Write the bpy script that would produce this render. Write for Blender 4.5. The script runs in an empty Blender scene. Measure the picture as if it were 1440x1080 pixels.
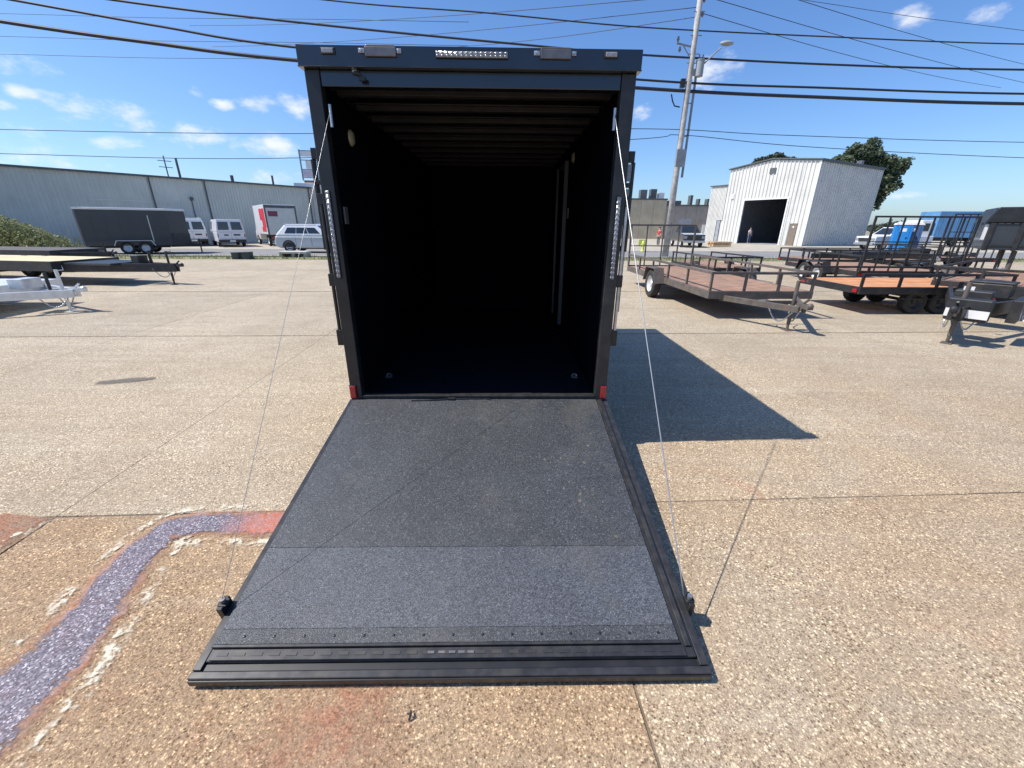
import bpy, bmesh, math, random
from mathutils import Vector, Matrix
rnd = random.Random(7)
D = bpy.data
SC = bpy.context.scene
C = SC.collection
R = math.radians

# ------------------------------------------------------------------ camera
CAM_H = 1.8
PITCH, ROLL, FPX = 0.3677, 0.0077, 578.96
cam = D.cameras.new('camera')
cam.sensor_fit = 'HORIZONTAL'
cam.sensor_width = 36.0
cam.lens = FPX / 1440 * 36
cam.clip_start = 0.05
cam.clip_end = 4000
camo = D.objects.new('camera', cam)
C.objects.link(camo)
_F = Vector((0, math.cos(PITCH), -math.sin(PITCH)))
_U0 = Vector((0, math.sin(PITCH), math.cos(PITCH)))
_R0 = Vector((1, 0, 0))
_R = _R0 * math.cos(ROLL) + _U0 * math.sin(ROLL)
_U = _U0 * math.cos(ROLL) - _R0 * math.sin(ROLL)
camo.matrix_world = Matrix(((_R.x, _U.x, -_F.x, 0), (_R.y, _U.y, -_F.y, 0), (_R.z, _U.z, -_F.z, CAM_H), (0, 0, 0, 1)))
SC.camera = camo

# ------------------------------------------------------------------ sun, sky, exposure
SUN_TO = Vector((-2.02, -0.18, 2.84)).normalized()
SUN_EL = math.asin(SUN_TO.z)
SUN_ROT = math.atan2(SUN_TO.x, SUN_TO.y)
sun = D.lights.new('sun', 'SUN')
sun.energy = 4.8
sun.angle = R(0.5)
sun.color = (1.0, 0.95, 0.87)
suno = D.objects.new('sun', sun)
C.objects.link(suno)
suno.rotation_euler = SUN_TO.to_track_quat('Z', 'Y').to_euler()
suno.location = (-20, -5, 30)

SC.view_settings.view_transform = 'Standard'
SC.view_settings.look = 'None'
SC.view_settings.gamma = 1
SC.view_settings.use_curve_mapping = False
SC.view_settings.exposure = 0.36
SC.render.film_transparent = False

W = D.worlds.new('World')
SC.world = W
W.use_nodes = True
SKY_STRENGTH = 0.112


def px_dir(u, v):
    return (_F + _R * ((u - 720) / FPX) + _U * ((540 - v) / FPX)).normalized()


def build_world():
    nt = W.node_tree
    N, L = nt.nodes, nt.links
    N.clear()
    out = N.new('ShaderNodeOutputWorld')
    bg = N.new('ShaderNodeBackground')
    bg.inputs['Strength'].default_value = SKY_STRENGTH
    sky = N.new('ShaderNodeTexSky')
    sky.sky_type = 'NISHITA'
    sky.sun_disc = False
    sky.sun_elevation = SUN_EL
    sky.sun_rotation = SUN_ROT
    sky.altitude = 100
    sky.air_density = 1.0
    sky.dust_density = 0.9
    sky.ozone_density = 3.0
    tc = N.new('ShaderNodeTexCoord')
    # small cumulus clouds: soft ellipses of sky directions broken up by noise
    blobs = []   # (direction, half width, half height) in radians-ish
    for (u, v, a, b) in ((15, 85, 38, 14), (150, 160, 62, 16), (195, 172, 40, 12), (268, 188, 36, 12), (365, 142, 24, 10), (412, 144, 26, 14),
                         (380, 206, 40, 16), (28, 197, 40, 15), (165, 200, 26, 8), (275, 131, 12, 7), (33, 131, 16, 8),
                         (1003, 97, 34, 17), (1288, 22, 20, 12), (1383, 26, 22, 12), (902, 157, 14, 8), (400, 250, 36, 10),
                         (50, 226, 70, 9), (1270, 275, 20, 5), (5, 148, 12, 6), (310, 146, 14, 6)):
        d = px_dir(u, v)
        k = FPX / (1 / max(d.dot(_F), .3))
        blobs.append((d, a * 1.15 / FPX * d.dot(_F), b * 1.25 / FPX * d.dot(_F)))
    r2 = random.Random(3)
    for i in range(26):                                   # the same sparse cloud cover in the rest of the sky
        az = R(r2.uniform(65, 295))
        el = R(r2.uniform(5, 45))
        d = Vector((math.sin(az) * math.cos(el), math.cos(az) * math.cos(el), math.sin(el)))
        s = r2.uniform(.03, .09)
        blobs.append((d, s, s * .35))
    noise = N.new('ShaderNodeTexNoise')
    noise.inputs['Scale'].default_value = 17
    noise.inputs['Detail'].default_value = 7
    noise.inputs['Roughness'].default_value = 0.62
    mp = N.new('ShaderNodeMapping')
    mp.inputs['Scale'].default_value = (1, 1, 1.9)
    L.new(tc.outputs['Generated'], mp.inputs['Vector'])
    L.new(mp.outputs['Vector'], noise.inputs['Vector'])
    prev = None
    for (d, a, b) in blobs:
        rt = d.cross(Vector((0, 0, 1))).normalized()
        up = rt.cross(d).normalized()
        d1 = N.new('ShaderNodeVectorMath'); d1.operation = 'DOT_PRODUCT'
        d1.inputs[1].default_value = rt / a
        L.new(tc.outputs['Generated'], d1.inputs[0])
        d2 = N.new('ShaderNodeVectorMath'); d2.operation = 'DOT_PRODUCT'
        d2.inputs[1].default_value = up / b
        L.new(tc.outputs['Generated'], d2.inputs[0])
        s1 = N.new('ShaderNodeMath'); s1.operation = 'MULTIPLY'
        L.new(d1.outputs['Value'], s1.inputs[0]); L.new(d1.outputs['Value'], s1.inputs[1])
        s2 = N.new('ShaderNodeMath'); s2.operation = 'MULTIPLY_ADD'
        L.new(d2.outputs['Value'], s2.inputs[0]); L.new(d2.outputs['Value'], s2.inputs[1]); L.new(s1.outputs[0], s2.inputs[2])
        if prev is None:
            prev = s2.outputs[0]
        else:
            mn = N.new('ShaderNodeMath'); mn.operation = 'MINIMUM'
            L.new(prev, mn.inputs[0]); L.new(s2.outputs[0], mn.inputs[1])
            prev = mn.outputs[0]
    # density = 1 - r2*.55 + (noise-.5)*2.6 - .5
    m1 = N.new('ShaderNodeMath'); m1.operation = 'MULTIPLY_ADD'
    L.new(prev, m1.inputs[0]); m1.inputs[1].default_value = -0.5; m1.inputs[2].default_value = 0.52
    nb = N.new('ShaderNodeMath'); nb.operation = 'MULTIPLY_ADD'
    L.new(noise.outputs['Fac'], nb.inputs[0]); nb.inputs[1].default_value = 3.0; nb.inputs[2].default_value = -1.5
    ad = N.new('ShaderNodeMath'); ad.operation = 'ADD'
    L.new(m1.outputs[0], ad.inputs[0]); L.new(nb.outputs[0], ad.inputs[1])
    mr = N.new('ShaderNodeMapRange')
    mr.interpolation_type = 'SMOOTHSTEP'
    mr.inputs['From Min'].default_value = 0.0
    mr.inputs['From Max'].default_value = 1.15
    mr.inputs['To Max'].default_value = 0.85
    L.new(ad.outputs[0], mr.inputs['Value'])
    hs = N.new('ShaderNodeHueSaturation')
    hs.inputs['Saturation'].default_value = 1.05
    tint = N.new('ShaderNodeMix'); tint.data_type = 'RGBA'; tint.blend_type = 'MULTIPLY'
    tint.inputs['Factor'].default_value = 1
    tint.inputs['B'].default_value = (.86, 1.02, 1.26, 1)
    L.new(sky.outputs['Color'], tint.inputs['A'])
    L.new(tint.outputs['Result'], hs.inputs['Color'])
    mix = N.new('ShaderNodeMix'); mix.data_type = 'RGBA'
    L.new(mr.outputs['Result'], mix.inputs['Factor'])
    L.new(hs.outputs['Color'], mix.inputs['A'])
    mix.inputs['B'].default_value = (7.2, 7.35, 7.6, 1)
    L.new(mix.outputs['Result'], bg.inputs['Color'])
    L.new(bg.outputs['Background'], out.inputs['Surface'])


build_world()

# ------------------------------------------------------------------ mesh helper


class MB:
    def __init__(s):
        s.v, s.f = [], []

    def add(s, vs, fs, M=None):
        b = len(s.v)
        for p in vs:
            p = Vector(p)
            s.v.append(M @ p if M is not None else p)
        for q in fs:
            s.f.append(tuple(b + i for i in q))
        return s

    def box(s, x0, x1, y0, y1, z0, z1, M=None):
        vs = [(x0, y0, z0), (x1, y0, z0), (x1, y1, z0), (x0, y1, z0), (x0, y0, z1), (x1, y0, z1), (x1, y1, z1), (x0, y1, z1)]
        return s.add(vs, [(0, 3, 2, 1), (4, 5, 6, 7), (0, 1, 5, 4), (1, 2, 6, 5), (2, 3, 7, 6), (3, 0, 4, 7)], M)

    def beam(s, p0, p1, w, h, up=(0, 0, 1)):
        p0, p1 = Vector(p0), Vector(p1)
        d = (p1 - p0)
        ln = d.length
        d.normalize()
        upv = Vector(up)
        if abs(d.dot(upv)) > .98:
            upv = Vector((1, 0, 0))
        a = d.cross(upv).normalized()
        b = a.cross(d).normalized()
        M = Matrix(((a.x, d.x, b.x, p0.x), (a.y, d.y, b.y, p0.y), (a.z, d.z, b.z, p0.z), (0, 0, 0, 1)))
        return s.box(-w / 2, w / 2, 0, ln, -h / 2, h / 2, M)

    def cyl(s, p0, p1, r0, r1=None, n=12, caps=True):
        r1 = r0 if r1 is None else r1
        return s.tube([p0, p1], [r0, r1], n, caps)

    def tube(s, pts, r, n=8, caps=True):
        pts = [Vector(p) for p in pts]
        rs = r if isinstance(r, (list, tuple)) else [r] * len(pts)
        base = len(s.v)
        t0 = (pts[1] - pts[0]).normalized()
        ref = Vector((0, 0, 1)) if abs(t0.z) < .9 else Vector((1, 0, 0))
        for i, p in enumerate(pts):
            if i == 0:
                t = pts[1] - pts[0]
            elif i == len(pts) - 1:
                t = pts[-1] - pts[-2]
            else:
                t = pts[i + 1] - pts[i - 1]
            t.normalize()
            a = t.cross(ref).normalized()
            b = a.cross(t)
            for k in range(n):
                an = 2 * math.pi * k / n
                s.v.append(p + (a * math.cos(an) + b * math.sin(an)) * rs[i])
        for i in range(len(pts) - 1):
            for k in range(n):
                k2 = (k + 1) % n
                s.f.append((base + i * n + k, base + i * n + k2, base + (i + 1) * n + k2, base + (i + 1) * n + k))
        if caps:
            s.f.append(tuple(base + k for k in reversed(range(n))))
            s.f.append(tuple(base + (len(pts) - 1) * n + k for k in range(n)))
        return s

    def lathe(s, prof, n=20, M=None, axis='y'):
        """prof: list of (radius, height along the axis); open profile."""
        vs, fs = [], []
        for (r, h) in prof:
            for k in range(n):
                a = 2 * math.pi * k / n
                c, q = r * math.cos(a), r * math.sin(a)
                vs.append((c, h, q) if axis == 'y' else ((h, c, q) if axis == 'x' else (c, q, h)))
        for i in range(len(prof) - 1):
            for k in range(n):
                k2 = (k + 1) % n
                fs.append((i * n + k, i * n + k2, (i + 1) * n + k2, (i + 1) * n + k))
        return s.add(vs, fs, M)

    def prism(s, poly, y0, y1, M=None):
        """poly in (x,z), extruded along y."""
        n = len(poly)
        vs = [(x, y0, z) for x, z in poly] + [(x, y1, z) for x, z in poly]
        fs = [tuple(range(n)), tuple(reversed(range(n, 2 * n)))]
        for i in range(n):
            j = (i + 1) % n
            fs.append((i, n + i, n + j, j))
        return s.add(vs, fs, M)

    def slab4(s, q, t):
        """quad q (4 points) thickened by t along its normal (outwards)."""
        q = [Vector(p) for p in q]
        nrm = (q[1] - q[0]).cross(q[3] - q[0]).normalized() * t
        vs = q + [p + nrm for p in q]
        return s.add(vs, [(3, 2, 1, 0), (4, 5, 6, 7), (0, 1, 5, 4), (1, 2, 6, 5), (2, 3, 7, 6), (3, 0, 4, 7)])

    def sphere(s, c, rx, ry=None, rz=None, n=10, m=7):
        ry = rx if ry is None else ry
        rz = rx if rz is None else rz
        prof = [(max(math.sin(math.pi * i / m), 1e-3), -math.cos(math.pi * i / m)) for i in range(m + 1)]
        M = Matrix.Translation(Vector(c)) @ Matrix.Diagonal((rx, ry, rz, 1))
        return s.lathe(prof, n, M, axis='z')

    def mesh(s, name):
        me = D.meshes.new(name)
        me.from_pydata([tuple(p) for p in s.v], [], s.f)
        me.validate()
        bm = bmesh.new()
        bm.from_mesh(me)
        bmesh.ops.recalc_face_normals(bm, faces=bm.faces)
        bm.to_mesh(me)
        bm.free()
        return me

    def build(s, name, mat, parent=None, loc=None, rot=None, bevel=None, smooth=False, seg=2):
        return link(name, s.mesh(name), mat, parent, loc, rot, bevel, smooth, seg)


def link(name, me, mat=None, parent=None, loc=None, rot=None, bevel=None, smooth=False, seg=2):
    if mat is not None and not me.materials:
        me.materials.append(mat)
    o = D.objects.new(name, me)
    C.objects.link(o)
    if parent is not None:
        o.parent = parent
    if loc is not None:
        o.location = loc
    if rot is not None:
        o.rotation_euler = rot
    if smooth:
        for p in me.polygons:
            p.use_smooth = True
    if bevel:
        b = o.modifiers.new('bevel', 'BEVEL')
        b.width = bevel
        b.segments = seg
        b.limit_method = 'ANGLE'
    return o


def tag(o, label=None, cat=None, group=None, kind=None):
    if label: o['label'] = label
    if cat: o['category'] = cat
    if group: o['group'] = group
    if kind: o['kind'] = kind
    return o


def empty(name, loc, rz=0.0, label=None, cat=None, group=None, kind=None):
    o = D.objects.new(name, None)
    o.empty_display_size = .2
    C.objects.link(o)
    o.location = loc
    o.rotation_euler = (0, 0, rz)
    return tag(o, label, cat, group, kind)


# ------------------------------------------------------------------ materials


def new_mat(name):
    m = D.materials.new(name)
    m.use_nodes = True
    nt = m.node_tree
    return m, nt, nt.nodes, nt.links, nt.nodes['Principled BSDF']


def simple(name, col, rough=.5, metal=0.0, var=.15, scale=3.0, bump=0.0, bscale=60, coat=0.0, spec=.5, dirt=None, dscale=2.0, damt=.5):
    """principled with two scales of tonal noise, optional dirt colour and fine bump"""
    m, nt, N, L, P = new_mat(name)
    tc = N.new('ShaderNodeTexCoord')
    geo = N.new('ShaderNodeNewGeometry')
    n1 = N.new('ShaderNodeTexNoise')
    n1.inputs['Scale'].default_value = scale
    n1.inputs['Detail'].default_value = 6
    L.new(geo.outputs['Position'], n1.inputs['Vector'])
    rmp = N.new('ShaderNodeMapRange')
    rmp.inputs['From Min'].default_value = .3
    rmp.inputs['From Max'].default_value = .7
    rmp.inputs['To Min'].default_value = 1 - var
    rmp.inputs['To Max'].default_value = 1 + var
    L.new(n1.outputs['Fac'], rmp.inputs['Value'])
    mul = N.new('ShaderNodeMix'); mul.data_type = 'RGBA'; mul.blend_type = 'MULTIPLY'
    mul.inputs['Factor'].default_value = 1
    mul.inputs['A'].default_value = (*col, 1)
    L.new(rmp.outputs['Result'], mul.inputs['B'])
    colout = mul.outputs['Result']
    if dirt:
        n2 = N.new('ShaderNodeTexNoise')
        n2.inputs['Scale'].default_value = dscale
        n2.inputs['Detail'].default_value = 9
        n2.inputs['Roughness'].default_value = .65
        L.new(geo.outputs['Position'], n2.inputs['Vector'])
        r2 = N.new('ShaderNodeMapRange')
        r2.interpolation_type = 'SMOOTHSTEP'
        r2.inputs['From Min'].default_value = .45
        r2.inputs['From Max'].default_value = .7
        r2.inputs['To Max'].default_value = damt
        L.new(n2.outputs['Fac'], r2.inputs['Value'])
        mx = N.new('ShaderNodeMix'); mx.data_type = 'RGBA'
        L.new(r2.outputs['Result'], mx.inputs['Factor'])
        L.new(colout, mx.inputs['A'])
        mx.inputs['B'].default_value = (*dirt, 1)
        colout = mx.outputs['Result']
    L.new(colout, P.inputs['Base Color'])
    P.inputs['Roughness'].default_value = rough
    P.inputs['Metallic'].default_value = metal
    P.inputs['Specular IOR Level'].default_value = spec
    if coat:
        P.inputs['Coat Weight'].default_value = coat
        P.inputs['Coat Roughness'].default_value = .08
    if bump:
        n3 = N.new('ShaderNodeTexNoise')
        n3.inputs['Scale'].default_value = bscale
        n3.inputs['Detail'].default_value = 4
        L.new(geo.outputs['Position'], n3.inputs['Vector'])
        b = N.new('ShaderNodeBump')
        b.inputs['Strength'].default_value = bump
        b.inputs['Distance'].default_value = .01
        L.new(n3.outputs['Fac'], b.inputs['Height'])
        L.new(b.outputs['Normal'], P.inputs['Normal'])
    return m


def ramp_node(N, stops):
    r = N.new('ShaderNodeValToRGB')
    el = r.color_ramp.elements
    while len(el) < len(stops):
        el.new(.5)
    for e, (p, c) in zip(el, stops):
        e.position = p
        e.color = (*c, 1)
    return r


def concrete(name, warm_edge=True):
    """exposed-aggregate concrete: warm rust-stained areas, pale dusty areas, pebble speckle"""
    m, nt, N, L, P = new_mat(name)
    geo = N.new('ShaderNodeNewGeometry')
    pos = geo.outputs['Position']

    def noise(scale, detail=6, rough=.6, vec=pos, dist=0.0):
        n = N.new('ShaderNodeTexNoise')
        n.inputs['Scale'].default_value = scale
        n.inputs['Detail'].default_value = detail
        n.inputs['Roughness'].default_value = rough
        n.inputs['Distortion'].default_value = dist
        L.new(vec, n.inputs['Vector'])
        return n.outputs['Fac']

    def mrange(v, a, b, c=0.0, d=1.0, smooth=True):
        r = N.new('ShaderNodeMapRange')
        if smooth: r.interpolation_type = 'SMOOTHSTEP'
        r.inputs['From Min'].default_value = a
        r.inputs['From Max'].default_value = b
        r.inputs['To Min'].default_value = c
        r.inputs['To Max'].default_value = d
        L.new(v, r.inputs['Value'])
        return r.outputs['Result']

    def math_(op, a, b):
        q = N.new('ShaderNodeMath'); q.operation = op
        for i, x in enumerate((a, b)):
            if isinstance(x, (int, float)): q.inputs[i].default_value = x
            else: L.new(x, q.inputs[i])
        return q.outputs[0]

    def mix(f, a, b, mode='MIX'):
        q = N.new('ShaderNodeMix'); q.data_type = 'RGBA'; q.blend_type = mode
        if isinstance(f, (int, float)): q.inputs['Factor'].default_value = f
        else: L.new(f, q.inputs['Factor'])
        for k, x in (('A', a), ('B', b)):
            if isinstance(x, tuple): q.inputs[k].default_value = (*x, 1)
            else: L.new(x, q.inputs[k])
        return q.outputs['Result']
    sep = N.new('ShaderNodeSeparateXYZ')
    L.new(pos, sep.inputs[0])
    # worn, weathered base
    c = mix(mrange(noise(.35, 5), .35, .65), CON_A, CON_B)
    c = mix(mrange(noise(1.3, 7, .65), .42, .7, 0, .6), c, CON_C)
    # rust-tinted run-off: heaviest on the two slabs at the near left, lighter on their neighbours
    y = math_('ADD', sep.outputs['Y'], math_('MULTIPLY', noise(.5, 6, .6), 2.6))
    # signed distance from the slab joints in grid coordinates
    ga = math_('ADD', math_('MULTIPLY', sep.outputs['X'], cg0), math_('MULTIPLY', sep.outputs['Y'], sg0))
    gb_ = math_('SUBTRACT', math_('MULTIPLY', sep.outputs['Y'], cg0), math_('MULTIPLY', sep.outputs['X'], sg0))
    left = mrange(ga, .58, .60, 1.0, .62)
    near = math_('MAXIMUM', mrange(gb_, 2.33, 2.36, 1.0, .36), mrange(ga, .58, .60, 0.0, .85))
    warm = math_('MULTIPLY', math_('MULTIPLY', left, near), mrange(y, 4.2, 9.0, 1.0, .25))
    warm = math_('MULTIPLY', warm, mrange(noise(.9, 6, .65, dist=.6), .28, .62, .55, 1.15))
    c = mix(warm, c, CON_WARM)
    deep = math_('MULTIPLY', math_('MULTIPLY', mrange(ga, .58, .60, 1.0, .12), mrange(gb_, 2.33, 2.36, 1.0, .0)), mrange(noise(.8, 6, .62, dist=.8), .30, .60, .15, .7))
    c = mix(deep, c, (.275, .185, .112))
    red = math_('MULTIPLY', mrange(noise(1.1, 4, .55, dist=1.0), .58, .76), mrange(y, 3.4, 4.4, .55, 0.0))
    c = mix(red, c, CON_RED)
    # streaky sweep marks along the traffic direction
    mp = N.new('ShaderNodeMapping')
    mp.inputs['Rotation'].default_value = (0, 0, R(38))
    mp.inputs['Scale'].default_value = (.5, 7, 1)
    L.new(pos, mp.inputs['Vector'])
    c = mix(mrange(noise(1.0, 5, .6, mp.outputs['Vector']), .45, .75, 0, .22), c, (.19, .155, .11))
    mp2 = N.new('ShaderNodeMapping')
    mp2.inputs['Rotation'].default_value = (0, 0, R(-22))
    mp2.inputs['Scale'].default_value = (.25, 5, 1)
    L.new(pos, mp2.inputs['Vector'])
    c = mix(mrange(noise(1.0, 5, .6, mp2.outputs['Vector']), .5, .78, 0, .3), c, (.5, .45, .36))
    # dark oily blotches
    c = mix(mrange(noise(.8, 8, .7), .66, .8, 0, .35), c, (.12, .10, .08))
    # pebbles: every cell its own tone, with cream and dark brown stones among the tan ones
    def pebbles(c, scale, amt, lo, hi):
        vo = N.new('ShaderNodeTexVoronoi')
        vo.inputs['Scale'].default_value = scale
        L.new(pos, vo.inputs['Vector'])
        sc = N.new('ShaderNodeSeparateColor')
        L.new(vo.outputs['Color'], sc.inputs[0])
        r = ramp_node(N, [(0, (.22, .16, .11)), (.18, (.50, .43, .35)), (.42, (.92, .90, .88)), (.62, (1.04, 1.02, .98)), (.82, (1.4, 1.4, 1.36)), (1, (2.7, 2.75, 2.6))])
        L.new(sc.outputs[0], r.inputs['Fac'])
        tone = mix(math_('MULTIPLY', mrange(vo.outputs['Distance'], lo, hi, 1.0, .15), amt), (1, 1, 1), r.outputs['Color'])
        return mix(1.0, c, tone, 'MULTIPLY'), vo
    patch = mrange(noise(2.3, 5, .6), .35, .7, .6, 1.0)
    c, vo2 = pebbles(c, 230, .6, .3, .7)
    c, vo = pebbles(c, 100, math_('MULTIPLY', patch, 1.0), .3, .65)
    c, vo3 = pebbles(c, 52, .22, .1, .4)
    # slab-to-slab tone
    oi = N.new('ShaderNodeObjectInfo')
    tone = mrange(oi.outputs['Random'], 0, 1, .93, 1.06, False)
    c = mix(1.0, c, tone, 'MULTIPLY')
    L.new(c, P.inputs['Base Color'])
    P.inputs['Roughness'].default_value = .82
    P.inputs['Specular IOR Level'].default_value = .3
    b = N.new('ShaderNodeBump')
    b.inputs['Strength'].default_value = .45
    b.inputs['Distance'].default_value = .004
    hh = math_('SUBTRACT', noise(160, 3), vo.outputs['Distance'])
    L.new(hh, b.inputs['Height'])
    L.new(b.outputs['Normal'], P.inputs['Normal'])
    return m


CON_A, CON_B, CON_C = (.405, .352, .272), (.35, .304, .235), (.285, .243, .182)
CON_WARM, CON_RED = (.36, .255, .158), (.34, .16, .09)


def stain_mat(name, kind):
    """uv.x runs along the spill, uv.y across it (-1..1 mapped to 0..1)"""
    m, nt, N, L, P = new_mat(name)
    geo = N.new('ShaderNodeNewGeometry')
    uv = N.new('ShaderNodeUVMap')
    sep = N.new('ShaderNodeSeparateXYZ')
    L.new(uv.outputs['UV'], sep.inputs[0])

    def M_(op, a, b=0.0, c=None):
        q = N.new('ShaderNodeMath'); q.operation = op
        for i, x in enumerate((a, b) if c is None else (a, b, c)):
            if isinstance(x, (int, float)): q.inputs[i].default_value = x
            else: L.new(x, q.inputs[i])
        return q.outputs[0]

    def noise(s, d=6, r=.65):
        n = N.new('ShaderNodeTexNoise')
        n.inputs['Scale'].default_value = s
        n.inputs['Detail'].default_value = d
        n.inputs['Roughness'].default_value = r
        L.new(geo.outputs['Position'], n.inputs['Vector'])
        return n.outputs['Fac']

    def st(v, a, b, c=0.0, d=1.0):
        r = N.new('ShaderNodeMapRange'); r.interpolation_type = 'SMOOTHSTEP'
        r.inputs['From Min'].default_value = a; r.inputs['From Max'].default_value = b
        r.inputs['To Min'].default_value = c; r.inputs['To Max'].default_value = d
        L.new(v, r.inputs['Value'])
        return r.outputs['Result']

    def mix(f, a, b):
        q = N.new('ShaderNodeMix'); q.data_type = 'RGBA'
        if isinstance(f, (int, float)): q.inputs['Factor'].default_value = f
        else: L.new(f, q.inputs['Factor'])
        for k, x in (('A', a), ('B', b)):
            if isinstance(x, tuple): q.inputs[k].default_value = (*x, 1)
            else: L.new(x, q.inputs[k])
        return q.outputs['Result']
    d = M_('ABSOLUTE', M_('MULTIPLY_ADD', sep.outputs['Y'], 2.0, -1.0))
    d = M_('ADD', d, M_('MULTIPLY_ADD', noise(5.5), .62, -.31))
    d = M_('ADD', d, M_('MULTIPLY_ADD', noise(45, 4), .3, -.15))
    vo = N.new('ShaderNodeTexVoronoi'); vo.inputs['Scale'].default_value = 150
    L.new(geo.outputs['Position'], vo.inputs['Vector'])
    sc = N.new('ShaderNodeSeparateColor'); L.new(vo.outputs['Color'], sc.inputs[0])
    if kind == 'paint':
        core = mix(st(sc.outputs[0], .25, .8), (.08, .068, .088), (.225, .192, .225))
        core = mix(st(sc.outputs[1], .82, .93, 0, .8), core, (.55, .52, .54))
        core = mix(st(sc.outputs[2], .75, .9, 0, .7), core, (.07, .06, .08))
        rim = mix(st(noise(14), .4, .62), (.42, .19, .10), (.40, .24, .19))
        core = mix(M_('ADD', st(sep.outputs['X'], .68, .80), M_('MULTIPLY_ADD', noise(8), .5, -.25)), core, mix(st(noise(20), .35, .6), (.44, .135, .07), (.39, .18, .15)))
        col = mix(st(d, .34, .47), core, rim)
        crust = M_('MULTIPLY', M_('MULTIPLY', st(d, .62, .72), st(d, .82, .95, 1, 0)), st(noise(5.5, 3), .44, .53))
        col = mix(st(d, .58, .66), col, (.68, .60, .46))
        rimfade = M_('MAXIMUM', st(d, .32, .44, 1, 0), st(noise(2.6, 4), .38, .62, .25, 1.0))
        a_in = M_('MULTIPLY', M_('MULTIPLY', st(d, .40, .62, 1, 0), rimfade), st(noise(60, 3), .2, .36, .55, 1))
        alpha = M_('MAXIMUM', a_in, M_('MULTIPLY', crust, st(noise(38, 5), .36, .56, 0, .85)))
    elif kind == 'rust':
        col = mix(st(noise(12), .35, .65), (.30, .125, .06), (.27, .165, .10))
        col = mix(M_('MULTIPLY', st(d, .55, .62), st(noise(7, 3), .5, .56)), col, (.72, .62, .48))
        alpha = M_('MULTIPLY', st(d, .55, .95, 1, 0), .85)
    elif kind == 'faint':
        col = mix(st(noise(12), .35, .65), (.40, .16, .09), (.38, .22, .13))
        alpha = M_('MULTIPLY', M_('MULTIPLY', st(d, .0, 1.0, 1, 0), st(noise(5, 6), .25, .6)), .55)
    else:
        col = mix(.0, (.13, .115, .095), (.1, .1, .1))
        alpha = M_('MULTIPLY', st(d, .35, .95, 1, 0), st(noise(30, 4), .25, .55, .2, .8))
    grain = st(sc.outputs[2], 0, 1, .45, 1.55)            # the stones still show through the stain
    gm = N.new('ShaderNodeMix'); gm.data_type = 'RGBA'; gm.blend_type = 'MULTIPLY'
    gm.inputs['Factor'].default_value = .8 if kind != 'paint' else .4
    L.new(col, gm.inputs['A']); L.new(grain, gm.inputs['B'])
    col = gm.outputs['Result']
    L.new(col, P.inputs['Base Color'])
    P.inputs['Roughness'].default_value = .7
    L.new(alpha, P.inputs['Alpha'])
    return m


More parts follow.
